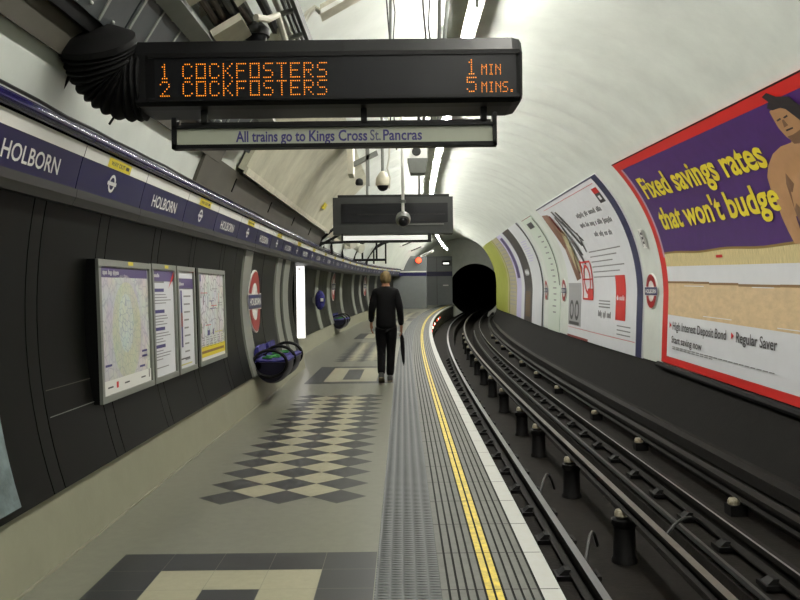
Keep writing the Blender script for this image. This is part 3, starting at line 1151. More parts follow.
for q in (.08, .4, .75):
    pl(b, a + q, a + q + .1, e + .04, e + .05, 'type_dark', -.003)
pl(b, a + .24, a + .28, e + .03, e + .07, 'red', -.003); pl(b, c - .06, c - .04, e + .03, e + .09, 'type_dark', -.003)
b.build('legend', t)
b = MB(); pl(b, (a + c) / 2 + .02, (a + c) / 2 + .12, g + .015, g + .04, 'label_yellow', .010); b.build('frame_label', t)

t, a, c, e, g = map_frame(6.22, 6.87, .735, 1.645, 'narrow framed notice with four dark headings, beside the large area map')
b = MB(); pl(b, a, c, e, g, 'poster_white', -.008); b.build('paper', t)
b = MB(); pl(b, a, c, g - .09, g - .005, 'violet', -.006)
scribble(b, LF(-.005), a + .04, g - .06, a + .18, g - .06, .03, 'white', (5,))
poly(b, LF(-.004), [(c - .16, g - .15), (c, g - .06), (c, g - .01)], 'red'); b.build('header', t)
b = MB()
for z in (1.43, 1.265, 1.13, .995):
    pl(b, a + .04, a + .29, z, z + .026, 'ink', -.006)
    for i in range(4):
        pl(b, a + .04, a + .2 + random.random() * .3, z - .025 - .022 * i, z - .018 - .022 * i, 'type_grey', -.006)
pl(b, a + .04, a + .3, 1.5, 1.515, 'type_grey', -.006); pl(b, a + .04, a + .36, .84, .848, 'type_grey', -.006)
b.build('print', t)
b = MB(); pl(b, (a + c) / 2, (a + c) / 2 + .1, g + .012, g + .036, 'label_yellow', .010); b.build('frame_label', t)

t, a, c, e, g = map_frame(6.91, 7.5, .735, 1.645, 'narrow framed line diagram listing stations, third frame along the wall')
b = MB(); pl(b, a, c, e, g, 'poster_white', -.008); b.build('paper', t)
b = MB(); pl(b, a, c, g - .15, g - .06, 'violet', -.006)
scribble(b, LF(-.005), a + .04, g - .12, a + .2, g - .12, .03, 'white', (6,)); b.build('header', t)
b = MB()
pl(b, a + .08, a + .13, .955, 1.44, 'ink', -.006); pl(b, a + .08, a + .13, 1.13, 1.25, 'brick_red', -.005)
for i in range(10):
    z = 1.45 - .068 * i
    pl(b, a + .18, a + .32 + random.random() * .1, z, z + .014, 'type_grey', -.006)
pl(b, a + .05, a + .34, .85, .862, 'type_dark', -.006); pl(b, a + .05, c - .1, .80, .812, 'map_yellow', -.006)
b.build('line_diagram', t)

t, a, c, e, g = map_frame(7.62, 8.76, .735, 1.645, 'framed line map with yellow footer, last frame before the pale column')
b = MB(); pl(b, a, c, e, g, 'tube_map', -.008); b.build('paper', t)
b = MB(); pl(b, a, c, e + .03, e + .13, 'label_yellow', -.006); pl(b, a + .06, c - .06, e + .065, e + .09, 'tan_dark', -.005); pl(b, a, c, e, e + .03, 'white', -.006); b.build('footer', t, label='yellow footer')
b = MB()
random.seed(21)
colors = ['red', 'ink', 'type_grey', 'pic_brown', 'moq_green', 'type_dark']
for i in range(22):
    q = a + .06 + random.random() * (c - a - .3); z = 1.1 + random.random() * .42
    if random.random() < .5:
        pl(b, q, q + .1 + .2 * random.random(), z, z + .007, random.choice(colors), -.006)
    else:
        pl(b, q, q + .014, z - .14 * random.random() - .02, z, random.choice(colors), -.006)
for q in (.30, .52):
    pl(b, a + q, a + q + .1 - .05 * (q > .4), 1.005, 1.055, 'ink', -.006)
pl(b, a + .62, a + .95, 1.02, 1.03, 'map_yellow', -.006)
for i in range(5):
    for j in range(6):
        pl(b, a + .08 + .16 * j, a + .16 + .16 * j + .03 * (i % 2), .985 - .022 * i, .992 - .022 * i, 'type_grey', -.006)
pl(b, a + .03, a + .1, g - .08, g - .02, 'ink', -.005)
b.build('map_print', t)

# poster at the left edge of the picture
t = thing('museum_poster', W(3.4, 196, CL), 'blue-grey sculpture poster at the near end of the left wall', 'poster')
f = lambda o: (lambda s, d: W(s, d, CL - o))
b = MB()
ss = frange(2.7, 3.9, .4)
b.grid([[f(.03)(q, d) for q in ss] for d in frange(170, 196.5, 2)], 'sculpture')
b.grid([[f(.03)(3.9, d), f(-.02)(3.9, d)] for d in frange(170, 196.5, 2)], 'sculpture')
b.build('print', t, smooth=True)

# =================================================================== BENCHES
def bench(loc, rz, lab):
    t = thing('bench', (0, 0, 0), lab, 'bench', 'platform benches')
    # local frame: x out from the wall, y along it, z up; base at z=0
    b = MB(); b.tube([(.06, .0, .30), (.06, 1.5, .30)], .05, 'black', n=10); b.build('wall_beam', t, smooth=True)
    for y in (.1, 1.4):
        b = MB(); b.tube([(-.06, y, .16), (.02, y, .2), (.1, y, .29)], .03, 'black', n=8); b.build('bracket', t, smooth=True)
    for i, y in enumerate((.0, .78)):
        b = MB()
        rows = []
        for q in frange(0, .68, .085):
            k_ = 1 - .12 * abs(q / .68 * 2 - 1) ** 4
            prof = []
            for d in range(180, 361, 12):
                prof.append((.22 + .22 * k_ * math.cos(math.radians(d)), y + q, .32 + .26 * k_ * math.sin(math.radians(d))))
            rows.append(prof + [(.44, y + q, .34), (.0, y + q, .34)])
        b.grid(rows, 'seat_shell', closed=True)
        b.cap(rows[0], 'seat_shell'); b.cap(list(reversed(rows[-1])), 'seat_shell')
        b.build('seat_pan', t, smooth=True, label='dark rounded seat pan')
        b = MB()
        rows = []
        for q in frange(0.02, .66, .08):
            r_ = .03 * abs(q / .34 - 1) ** 3
            rows.append([(.02, y + q, .345), (.02, y + q, .40 - r_), (.1, y + q, .385 - r_), (.28, y + q, .38 - r_), (.4, y + q, .40 - r_), (.435, y + q, .37), (.43, y + q, .345)])
        b.grid(rows, 'moq_blue', closed=True); b.cap(rows[0], 'moq_blue'); b.cap(rows[-1], 'moq_blue')
        for j in range(4):
            x_, y_ = .1 + .08 * (j % 2), y + .1 + .14 * j
            b.box(x_, x_ + .12, y_, y_ + .09, .384, .398, 'moq_green')
        b.build('seat_cushion', t, smooth=True, label='blue and green patterned cushion')
        b = MB()
        rows = []
        for q in frange(0.06, .62, .08):
            k_ = 1 - .35 * abs(q / .34 - 1) ** 4
            rows.append([(.0, y + q, .42), (.02, y + q, .42 + .12 * k_), (.06, y + q, .42 + .13 * k_), (.075, y + q, .42)])
        b.grid(rows, 'moq_blue', closed=True); b.cap(rows[0], 'moq_blue'); b.cap(rows[-1], 'moq_blue')
        b.build('seat_back', t, smooth=True, label='blue patterned low back')
    for y in (-.03, .73, 1.5):
        b = MB()
        b.tube([(.22 + .21 * math.cos(2 * PI * k / 28), y, .33 + .165 * math.sin(2 * PI * k / 28)) for k in range(28)], .021, 'black', n=8, closed=True)
        b.build('armrest', t, smooth=True, label='black tubular hoop')
    t.location = loc
    t.rotation_euler.z = rz
    return t


bench((-1.885, 10.35, .19), 0, 'blue moquette bench with black hoop armrests, on the left wall before the passage')
tb = P(-2.36, 25.8, 0)
t2 = bench((0, 0, 0), heading(26), 'distant dark blue bench with hoop armrest beyond the lit sign box')
t2.location = P(-2.36, 25.4, .12)

# help point: blue rounded pod
t = thing('help_point', P(-2.36, 21.3, .9), 'blue rounded help point pod on the wall beyond the lit sign box', 'help point')
b = MB(); b.sphere(P(-2.2, 21.3, 1.15), (.13, .12, .25), 'moq_blue', n=20, m=12); b.build('pod', t, smooth=True)
b = MB(); b.box(-2.44, -2.3, 21.25, 21.35, 1.08, 1.22, 'grey_metal', f=P); b.build('bracket', t)
b = MB(); b.box(-2.17, -2.10, 21.165, 21.20, 1.12, 1.2, 'white', f=P); b.build('label_plate', t)

# =================================================================== TRACK
def rail_profile(x, top, w, h, foot):
    return [(x - w / 2, top), (x + w / 2, top), (x + w / 2, top - h * .3), (x + w * .14, top - h * .4), (x + w * .14, top - h * .8), (x + foot / 2, top - h * .9), (x + foot / 2, top - h),
            (x - foot / 2, top - h), (x - foot / 2, top - h * .9), (x - w * .14, top - h * .8), (x - w * .14, top - h * .4), (x - w / 2, top - h * .3)]


s_rail = frange(.5, 12, 1) + frange(12, 72, .7)[1:]


def rail(name, x, top, w, h, foot, mtop, mside, lab, share=.95):
    t = thing(name, P(x, 1, top - h), lab, 'rail', 'track rails')
    pr = rail_profile(x, top, w, h, foot)
    pr.insert(1, (x - w / 2 + w * share, top))
    b = MB(); b.sweep(pr, s_rail, [mtop] + [mtop if share > .9 else mside] + [mside] * 11, closed=True, caps=True)
    b.build('rail_bar', t)
    return t


RT = -.61
rail('running_rail', 1.31, RT, .058, .15, .14, 'steel', 'rust', 'running rail nearest the platform edge with polished top')
rail('running_rail', 2.785, RT, .066, .15, .14, 'steel', 'rust', 'running rail on the far side of the track near the tunnel wall', .3)
rail('conductor_rail', 2.035, -.53, .062, .10, .10, 'dull_steel', 'rust', 'centre conductor rail carried on tall black posts in the pit')
rail('conductor_rail', 3.27, -.53, .10, .12, .12, 'rail_dark', 'rail_dark', 'outermost dark conductor rail beside the sooty tunnel wall')


def centre_post(s, lab):
    t = thing('insulator_post', P(2.03, s, -1.13), lab, 'insulator', 'insulator posts in the pit')
    b = MB(); b.lathe([(.12, 0), (.12, .03), (.105, .05), (.10, .33), (.118, .35), (.118, .40), (.07, .43)], t.location, 'post', n=14); b.build('post', t, smooth=True)
    b = MB(); b.lathe([(.05, .425), (.064, .44), (.062, .47), (.05, .495), (.02, .5)], Vector(t.location) + Vector((-.035, -.03, 0)), 'porcelain', n=14); b.build('insulator_cap', t, smooth=True, label='white porcelain cap')
    return t


ss_ = [5.25, 7.69, 10.1, 12.55, 14.35, 17.0, 19.4, 21.8, 24.2, 26.6, 29.0, 31.4, 33.8, 36.2]
for i, s in enumerate(ss_):
    if i == 0:
        continue
    centre_post(s, 'black pit post with white insulator cap, %s of its row from the camera' % ORD[i - 1])


def outer_pot(s, lab):
    t = thing('rail_insulator', P(3.2, s, -.80), lab, 'insulator', 'insulators of the outer rail')
    b = MB(); b.box(-.07, .1, -.08, .08, 0, .1, 'post', f=lambda x, y, z: P(3.2 + x, s + y, -.8 + z)); b.build('base_block', t)
    b = MB(); b.lathe([(.05, .1), (.06, .12), (.058, .15), (.045, .17), (.03, .172)], Vector(t.location) + Vector((-.01, 0, -.01)), 'porcelain', n=14); b.build('insulator_cap', t, smooth=True, label='white porcelain cap')


for i, s in enumerate([8.05, 11.3, 13.9, 17.4, 20.3, 23.2, 26.1, 29, 31.9, 34.8]):
    outer_pot(s, 'squat white insulator under the outer rail, %s of its row from the camera' % ORD[i])

# rail chairs under the two running rails
def chair_proto():
    t = thing('rail_chair', (0, 0, 0), 'dark cast rail chair under the running rail', 'rail chair', '')
    b = MB(); b.box(-.17, .17, -.09, .09, 0, .035, 'post'); b.build('base_plate', t)
    for sx in (-1, 1):
        b = MB(); b.hexa([(sx * .075, -.06, .035), (sx * .15, -.06, .035), (sx * .15, .06, .035), (sx * .075, .06, .035), (sx * .055, -.05, .075), (sx * .10, -.05, .075), (sx * .10, .05, .075), (sx * .055, .05, .075)], 'post'); b.build('jaw', t)
    return t


proto = chair_proto()
first = True
n = 0
for (x, side) in ((1.31, 'near'), (2.785, 'far')):
    i = 0
    s = 4.55 if side == 'near' else 5.2
    while s < 26:
        o = proto if first else copy_tree(proto)
        first = False
        o.location = P(x, s, -.80)
        o.rotation_euler.z = heading(s)
        o['group'] = 'rail chairs of the %s running rail' % side
        o['label'] = 'dark cast rail chair under the %s running rail, %s from the camera' % ('platform side' if side == 'near' else 'far', ORD[i])
        i += 1
        s += .9

# loops of bonding cable beside the near rail and between rails
def loop_cable(pts, lab, m='cable_black'):
    b = MB(); b.tube(pts, .014, m, n=6)
    tag(b.build('bond_cable', smooth=True), lab, 'cable')


def arcpts(x0, s0, x1, s1, z, h, n=10):
    return [P(x0 + (x1 - x0) * k / n, s0 + (s1 - s0) * k / n, z + h * math.sin(PI * k / n)) for k in range(n + 1)]


loop_cable(arcpts(1.33, 6.2, 1.62, 7.0, -.76, .22), 'black looped bond cable rising beside the near running rail')
loop_cable(arcpts(1.35, 8.4, 1.62, 9.0, -.76, .22), 'black looped bond cable beside the near rail, farther along')
loop_cable(arcpts(2.1, 6.9, 2.7, 7.3, -.76, .2), 'black looped cable between the centre rail and the far running rail')
b = MB(); b.sweep([(3.5, -.60), (3.62, -.60), (3.64, -.48), (3.5, -.48)], s_rail, 'rail_dark', closed=True, caps=True)
tag(b.build('cable_trough'), 'long dark cable trough along the foot of the sooty tunnel wall', 'trough')
b = MB(); b.tube([P(2.5, q, -.77) for q in frange(1, 40, .8)], .03, 'cable_black', n=6)
tag(b.build('track_cable', smooth=True), 'dark cable lying along the edge of the pit', 'cable')

# added glowing pieces standing in for reflected glints on the far platform face
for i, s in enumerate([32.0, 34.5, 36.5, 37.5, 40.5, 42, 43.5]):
    t = thing('platform_glint', P(X_EDGE - .02, s, -.33), 'small glowing stand-in for a glint on the far curved platform face, %s from the camera' % ORD[i], 'lamp', 'glint stand-ins under the platform edge')
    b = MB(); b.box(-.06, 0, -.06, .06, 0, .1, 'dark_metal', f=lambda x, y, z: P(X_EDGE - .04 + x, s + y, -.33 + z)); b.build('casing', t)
    b = MB(); b.lathe([(.05, 0), (.05, .02), (.03, .03)], P(X_EDGE - .04, s, -.28), 'glint_white' if i % 2 else 'lamp_glint_red', n=12, axis='X'); b.build('lens', t)

# =================================================================== CEILING LAMPS
LX, LZ = .74, 4.13


def lz(s):
    return LZ - .62 * max(0.0, (s - 33) / 16.0)


b = MB()
b.sweep([(LX - .07, 4.22), (LX + .07, 4.22), (LX + .05, 4.30), (LX - .05, 4.30)], frange(-4, 12, 1) + frange(12, 50, .7)[1:], 'cream_box', closed=True, caps=True, f=lambda x, s, z: P(x, s, z - LZ + lz(s)))
tag(b.build('cable_trunking'), 'long pale trunking along the crown of the tunnel above the lamps', 'trunking')
i = 0
def PL_(x, s, z):
    return P(x, s, z - LZ + lz(s))


s = -3.4
while s < 49:
    s0, s1 = s, s + 1.42
    s += 1.62
    t = thing('fluorescent_lamp', PL_(LX, (s0 + s1) / 2, LZ - .03), '', 'lamp', 'fluorescent lamps along the crown')
    if s0 < 6.0:
        t['label'] = 'lit tube lamp of the crown row, nearer than the indicator and out of frame'
    else:
        t['label'] = 'lit tube lamp under the crown, %s in its row beyond the near indicator' % ORD[i]
        i += 1
    b = MB(); b.box(LX - .075, LX + .075, s0, s1, LZ + .045, LZ + .075, 'white', f=PL_); b.build('batten', t)
    b = MB(); b.tube([PL_(LX, s0 + .03, LZ), PL_(LX, s1 - .03, LZ)], .02, 'tube', n=8); b.build('lit_tube', t, smooth=True)
    for q in (s0 + .012, s1 - .03):
        b = MB(); b.box(LX - .02, LX + .02, q, q + .018, LZ - .025, LZ + .045, 'white', f=PL_); b.build('tube_holder', t)

# =================================================================== NEAR INDICATOR BOARD
SY = 4.06
LED = {'1': ['..#..', '.##..', '..#..', '..#..', '..#..', '..#..', '.###.'], '2': ['.###.', '#...#', '....#', '...#.', '..#..', '.#...', '#####'],
       'C': ['.###.', '#...#', '#....', '#....', '#....', '#...#', '.###.'], 'O': ['#####', '#...#', '#...#', '#...#', '#...#', '#...#', '#####'],
       'K': ['#...#', '#..#.', '#.#..', '##...', '#.#..', '#..#.', '#...#'], 'F': ['#####', '#....', '#....', '####.', '#....', '#....', '#....'],
       'S': ['.####', '#....', '#....', '.###.', '....#', '....#', '####.'], 'T': ['#####', '..#..', '..#..', '..#..', '..#..', '..#..', '..#..'],
       'E': ['#####', '#....', '#....', '####.', '#....', '#....', '#####'], 'R': ['####.', '#...#', '#...#', '####.', '#.#..', '#..#.', '#...#'],
       'M': ['#...#', '##.##', '#.#.#', '#...#', '#...#', '#...#', '#...#'], 'I': ['.###.', '..#..', '..#..', '..#..', '..#..', '..#..', '.###.'],
       'N': ['#...#', '##..#', '#.#.#', '#..##', '#...#', '#...#', '#...#'], '5': ['#####', '#....', '####.', '....#', '....#', '#...#', '.###.'],
       '.': ['.....', '.....', '.....', '.....', '.....', '.##..', '.##..']}


def led_text(b, body, x, z, pw, ph, adv, y, dot):
    for ch in body:
        if ch != ' ':
            for r_, row in enumerate(LED[ch]):
                for c_, v in enumerate(row):
                    if v == '#':
                        cx_, cz_ = x + c_ * pw, z - r_ * ph
                        b.box(cx_ - dot * pw / 2, cx_ + dot * pw / 2, y - .002, y, cz_ - dot * ph / 2, cz_ + dot * ph / 2, 'led')
        x += adv


XL, XR_ = -1.295, .598
ZB, ZT = 2.335, 2.662
t = thing('train_indicator', (-.35, SY + .12, ZB), 'large black train indicator board with amber lettering hanging over the platform', 'indicator board')
b = MB()
# octagonal-section housing: profile (y, z)
prof = [(.045, ZT), (.0, ZT - .068), (0, ZB + .022), (.02, ZB + .004), (.09, ZB), (.32, ZB), (.36, ZB + .06), (.36, ZT - .06), (.32, ZT), (.10, ZT)]
rows = []
for x in (XL, XL + .02, XR_ - .05, XR_ - .012, XR_):
    k_ = {XL: 1, XR_: .86, XR_ - .012: .95}.get(x, 1)
    cz_ = (ZB + ZT) / 2
    rows.append([(x, SY + .18 + (p[0] - .18) * k_, cz_ + (p[1] - cz_) * k_) for p in prof])
b.grid(rows, 'charcoal', closed=True)
b.cap(rows[0], 'charcoal'); b.cap(rows[-1], 'charcoal')
b.build('housing', t)
b = MB(); b.box(XL + .10, XR_ - .035, SY - .012, SY + .004, 2.372, 2.568, 'screen'); b.build('screen', t, label='dark smoked screen')
b = MB()
b.box(XL + .07, XR_ - .02, SY - .02, SY + .004, 2.566, 2.588, 'black'); b.box(XL + .07, XR_ - .02, SY - .02, SY + .004, 2.357, 2.373, 'charcoal')
b.hexa([(XL + .05, SY, 2.36), (XL + .10, SY - .012, 2.372), (XL + .10, SY, 2.372), (XL + .05, SY + .01, 2.36), (XL + .05, SY, 2.588), (XL + .10, SY - .012, 2.568), (XL + .10, SY, 2.568), (XL + .05, SY + .01, 2.588)], 'charcoal')
b.build('bezel', t)
yl = SY - .013
b = MB(); led_text(b, '1', -1.167, 2.534, .0104, .0112, .1, yl, .42); b.build('amber_lettering', t, label='glowing amber lettering reading 1')
b = MB(); led_text(b, 'COCKFOSTERS', -1.056, 2.534, .0104, .0112, .0655, yl, .42); b.build('amber_lettering', t, label='glowing amber lettering reading COCKFOSTERS')
b = MB(); led_text(b, '2', -1.167, 2.449, .0104, .0112, .1, yl, .42); b.build('amber_lettering', t, label='glowing amber lettering reading 2')
b = MB(); led_text(b, 'COCKFOSTERS', -1.056, 2.449, .0104, .0112, .0655, yl, .42); b.build('amber_lettering', t, label='glowing amber lettering reading COCKFOSTERS')
b = MB(); led_text(b, '1', .325, 2.538, .0104, .0112, .1, yl, .42); b.build('amber_lettering', t, label='glowing amber lettering reading 1')
b = MB(); led_text(b, 'MIN', .396, 2.514, .0056, .0076, .034, yl, .5); b.build('amber_lettering', t, label='glowing amber lettering reading MIN')
b = MB(); led_text(b, '5', .325, 2.453, .0104, .0112, .1, yl, .42); b.build('amber_lettering', t, label='glowing amber lettering reading 5')
b = MB(); led_text(b, 'MINS.', .396, 2.429, .0056, .0076, .034, yl, .5); b.build('amber_lettering', t, label='glowing amber lettering reading MINS.')
for x in (-.05, .2):
    b = MB(); b.tube([(x, SY + .2, ZT - .01), (x + .02, SY + .2, 3.9)], .007 if x != .2 else .01, 'grey_metal', n=8); b.build('hanger_rod', t)

# route board below it
t = thing('route_board', (-.33, SY + .05, 2.13), 'slim pale board reading All trains go to Kings Cross St. Pancras, under the indicator', 'sign')
zb, zt = 2.134, 2.262
b = MB(); b.box(-1.118, .455, SY + .03, SY + .07, zb + .012, zt - .028, 'sign_pale'); b.build('face', t)
b = MB()
for (x0, x1, z0, z1) in ((-1.125, .468, zb - .004, zb + .016), (-1.125, .462, zt - .032, zt - .018), (-1.125, -1.102, zb - .004, zt + .02), (.450, .470, zb - .004, zt + .03)):
    b.box(x0, x1, SY + .015, SY + .08, z0, z1, 'black')
b.build('frame', t)
b = MB()
F1 = lambda x0, x1: (lambda u, v: Vector((x0 + (x1 - x0) * u, SY + .028, 2.163 + .054 * v)))
text(b, 'All trains go to', F1(-.812, -.470), 'ink', bold=.022)
text(b, 'Kings Cross', F1(-.452, -.166), 'ink', bold=.022)
text(b, 'Pancras', F1(-.088, .103), 'ink', bold=.018)
b.build('lettering', t)
b = MB(); text(b, 'St.', F1(-.152, -.100), 'ink_faded', bold=.012); b.build('faded_lettering', t)
b = MB()
for x in (-1.0, -.2, .4):
    b.box(x, x + .03, SY + .1, SY + .13, zt - .03, ZB + .02, 'dark_metal')
b.box(-1.1, .45, SY + .1, SY + .14, zt - .02, zt + .012, 'dark_metal')
b.build('mounting_rail', t)

# concertina hose from the indicator to the tunnel wall
t = thing('concertina_duct', (-1.5, SY + .18, 2.3), 'black ribbed concertina duct at the left end of the indicator board', 'duct')
b = MB()
pth = [Vector((-1.285, SY + .14, 2.472)), Vector((-1.385, SY + .13, 2.478)), Vector((-1.455, SY + .10, 2.53)), Vector((-1.48, SY + .05, 2.60)), Vector((-1.485, SY + .0, 2.67))]


def bez(t_):
    n_ = len(pth) - 1
    k_ = min(int(t_ * n_), n_ - 1); u = t_ * n_ - k_
    p0, p1, p2, p3 = pth[max(k_ - 1, 0)], pth[k_], pth[k_ + 1], pth[min(k_ + 2, n_)]
    return .5 * ((2 * p1) + (-p0 + p2) * u + (2 * p0 - 5 * p1 + 4 * p2 - p3) * u * u + (-p0 + 3 * p1 - 3 * p2 + p3) * u ** 3)


pp, rr = [], []
N_ = 112
for k in range(N_ + 1):
    pp.append(bez(k / N_)); rr.append(.156 + .02 * abs(math.sin(PI * k / 8.0 + .3)) + .012 * math.sin(PI * k / N_))
b.tube(pp, rr, 'black_matt', n=28)
b.build('ribbed_hose', t, smooth=True)
b = MB()
d_ = (pth[-1] - pth[-2]).normalized()
b.tube([pth[-1] - d_ * .05, pth[-1] - d_ * .04, pth[-1] - d_ * .01, pth[-1] + d_ * .03], [.15, .19, .19, .12], 'black_matt', n=24); b.build('collar', t, smooth=True)
b = MB(); b.tube([Vector((-1.66, SY + .14, 2.56)), Vector((-1.80, SY + .16, 2.34))], .018, 'black', n=8); b.build('stay_rod', t)
b = MB(); b.tube([Vector((-1.42, SY + .1, 2.33)), Vector((-1.46, SY + .1, 2.27))], .006, 'black', n=6); b.build('drain_pin', t)

# =================================================================== CEILING SERVICES, LEFT SIDE
def strip(mb, r, d0, d1, s0, s1, m, thick=.03, nd=4, ns=None):
    ss = frange(s0, s1, .6); dd = frange(d0, d1, abs(d1 - d0) / nd + 1e-6)
    mb.grid([[W(s, d, r) for s in ss] for d in dd], m)
    mb.grid([[W(s, d, r + thick) for s in ss] for d in dd], m)
    for d in (dd[0], dd[-1]):
        mb.grid([[W(s, d, r) for s in ss], [W(s, d, r + thick) for s in ss]], m)
    for s in (ss[0], ss[-1]):
        mb.grid([[W(s, d, r), W(s, d, r + thick)] for d in dd], m)


# cream vault panel beyond the near board
t = thing('vault_panel', W(12, 154, 3.0), 'long cream curved panel lining the upper left of the vault', 'panel')
b = MB()
ss = frange(8.15, 17.2, .15)
b.grid([[W(s, d, 2.99 + .012 * (abs(math.sin(PI * s / 1.25)) ** 8)) for s in ss] for d in frange(128.5, 154, 3)], 'lining_old')
for d in (128.5, 154):
    b.grid([[W(s, d, 2.99) for s in ss], [W(s, d, 3.06) for s in ss]], 'lining_old')
for s in (8.15, 17.2):
    b.grid([[W(s, d, 2.99), W(s, d, 3.06)] for d in frange(128.5, 154, 3)], 'lining_old')
b.build('sheet', t, smooth=True)
b = MB(); strip(b, 2.965, 153.2, 154.6, 8.15, 17.2, 'cream_box', .03, 1); b.build('edge_rail', t)
b = MB(); strip(b, 2.965, 146.5, 148.6, 14.4, 14.75, 'label_yellow', .02, 1); b.build('yellow_tag', t, label='small yellow tag')

t = thing('wall_fascia_panel', W(12, 158, 3.04), 'grey-brown sheet between the cream vault panel and the frieze', 'panel')
b = MB(); strip(b, 3.045, 154.8, 160.0, 6.9, 17.2, 'grey_brown', .03, 3); b.build('sheet', t, smooth=True)  # strip of wall darker than the lining around it
b = MB()
for s in (8.2, 10.4, 12.6, 14.8):
    strip(b, 3.035, 156, 158.6, s, s + .02, 'black', .01, 2)
b.build('seam', t)

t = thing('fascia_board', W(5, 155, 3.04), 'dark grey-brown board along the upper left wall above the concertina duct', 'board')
b = MB(); strip(b, 3.04, 152.3, 155.4, 1.5, 7.4, 'grey_brown', .03, 2); b.build('board', t, smooth=True)
t = thing('cable_channel', W(5, 151.5, 2.93), 'black perforated cable channel above the grey-brown board', 'channel')
b = MB(); strip(b, 3.0, 151.0, 152.3, 1.5, 7.4, 'black', .05, 1); b.build('channel', t)

# dark bolted sheets
for i in range(5):
    s0 = 1.9 + 1.22 * i
    t = thing('ceiling_sheet', W(s0 + .6, 150, 2.98), 'blue-grey bolted ceiling sheet above the indicator, %s from the camera' % ORD[i], 'panel', 'bolted ceiling sheets')
    b = MB(); strip(b, 2.985, 144.6, 151.0, s0, s0 + 1.2, 'panel_dark', .04, 3); b.build('sheet', t, smooth=True)
    for q in (.02, .28, .62, .9):
        b = MB(); strip(b, 2.979, 144.7, 150.9, s0 + q, s0 + q + .022, 'alu', .008, 3); b.build('seam_strip', t)
    for q in (.15, .45, .76, 1.05):
        for d in (145.4, 150.2):
            b = MB(); b.sphere(W(s0 + q, d, 2.98), .011, 'alu', n=8, m=4); b.build('bolt', t, smooth=True)
b = MB(); strip(b, 2.972, 144.0, 144.7, 1.5, 8.1, 'alu', .02, 1)
tag(b.build('edging_strip'), 'bright edging strip along the bolted ceiling sheets', 'trim')

# beams, trays, pipes running along the vault
def run(name, prof, s0, s1, m, lab, cat):
    b = MB(); b.sweep(prof, frange(s0, s1, .8), m, closed=True, caps=True)
    return tag(b.build(name), lab, cat)


run('service_beam', [(-1.30, 2.98), (-1.20, 3.03), (-1.23, 3.12), (-1.34, 3.07)], 1.5, 8.1, 'grey_metal', 'grey beam running along the vault beside the bolted sheets', 'beam')
t = thing('cable_tray', P(-1.1, 5, 3.12), 'perforated grey cable tray with brown cables, left of the ladder tray', 'cable tray')
b = MB(); b.sweep([(-1.22, 3.17), (-1.0, 3.28), (-1.0, 3.32), (-1.02, 3.32), (-1.02, 3.29), (-1.22, 3.19)], frange(1.5, 8.1, .8), 'grey_metal', closed=True, caps=True); b.build('tray', t)
for i, (x, z, r_, m) in enumerate(((-1.18, 3.165, .022, 'cable_brown'), (-1.12, 3.19, .02, 'cable_brown'), (-1.06, 3.225, .026, 'cable_black'), (-1.015, 3.255, .018, 'cable_brown'))):
    b = MB(); b.tube([P(x + .012 * math.sin(q * 1.7 + i), q, z - .01) for q in frange(1.5, 8.1, .5)], r_, m, n=7); b.build('cable', t, smooth=True)
for i in range(6):
    s0 = 2.2 + i * 1.0
    b = MB(); b.box(-1.25, -.98, s0, s0 + .05, 3.25, 3.30, 'cream_box', f=lambda x, y, z: P(x, y, z + (x + 1.1) * .5 - .02)); b.build('cross_bracket', t)

t = thing('ladder_tray', P(-.85, 6, 3.5), 'grey cable ladder running along the vault left of the crown', 'cable tray')
for x, z in ((-.915, 3.355), (-.72, 3.41)):
    b = MB(); b.box(x - .015, x + .015, 1.5, 8.1, z - .045, z + .045, 'dark_metal', f=P); b.build('side_rail', t)
for i in range(11):
    s0 = 2.0 + i * .55
    b = MB(); b.box(-.905, -.73, s0, s0 + .045, 3.37, 3.395, 'grey_metal', f=lambda x, y, z: P(x, y, z + (x + .82) * .28)); b.build('rung', t)
for i, x in enumerate((-.87, -.82, -.78)):
    b = MB(); b.tube([P(x + .01 * math.sin(q * 1.3 + i), q, 3.425 + .02 * i) for q in frange(1.5, 8.1, .6)], .018, 'cable_black' if i else 'cable_white', n=6); b.build('cable', t, smooth=True)

# cross-wise cream boxes and the unlit fitting hanging at the crown
def cross_box(name, x0, z0, x1, z1, s0, s1, h, m, lab, cat):
    t = thing(name, P((x0 + x1) / 2, (s0 + s1) / 2, min(z0, z1)), lab, cat)
    b = MB()
    b.hexa([P(x0, s0, z0), P(x1, s0, z1), P(x1, s1, z1), P(x0, s1, z0), P(x0, s0, z0 + h), P(x1, s0, z1 + h), P(x1, s1, z1 + h), P(x0, s1, z0 + h)], m)
    b.build('body', t)
    return t


t = cross_box('light_fitting', -.63, 3.61, -.26, 3.81, 6.6, 6.78, .08, 'cream_box', 'unlit white box fitting fixed crosswise under the vault crown', 'light fitting')
b = MB(); b.hexa([P(-.625, 6.59, 3.615), P(-.265, 6.59, 3.81), P(-.265, 6.598, 3.81), P(-.625, 6.598, 3.615), P(-.625, 6.59, 3.65), P(-.265, 6.59, 3.845), P(-.265, 6.598, 3.845), P(-.625, 6.598, 3.65)], 'white'); b.build('front_strip', t)
b = MB(); b.tube([P(-.63, 6.7, 3.66), P(-.68, 6.7, 3.70), P(-.73, 6.68, 3.65), P(-.78, 6.65, 3.55), P(-.86, 6.6, 3.50)], .025, 'cable_white', n=8); b.build('flex', t, smooth=True)
cross_box('junction_box', -1.01, 3.20, -.88, 3.30, 4.6, 5.2, .06, 'cream_box', 'cream junction box above the left half of the indicator, nearest one', 'box')
cross_box('junction_box', -1.01, 3.20, -.88, 3.30, 6.1, 6.7, .06, 'cream_box', 'cream junction box above the indicator beside the dark dome', 'box')
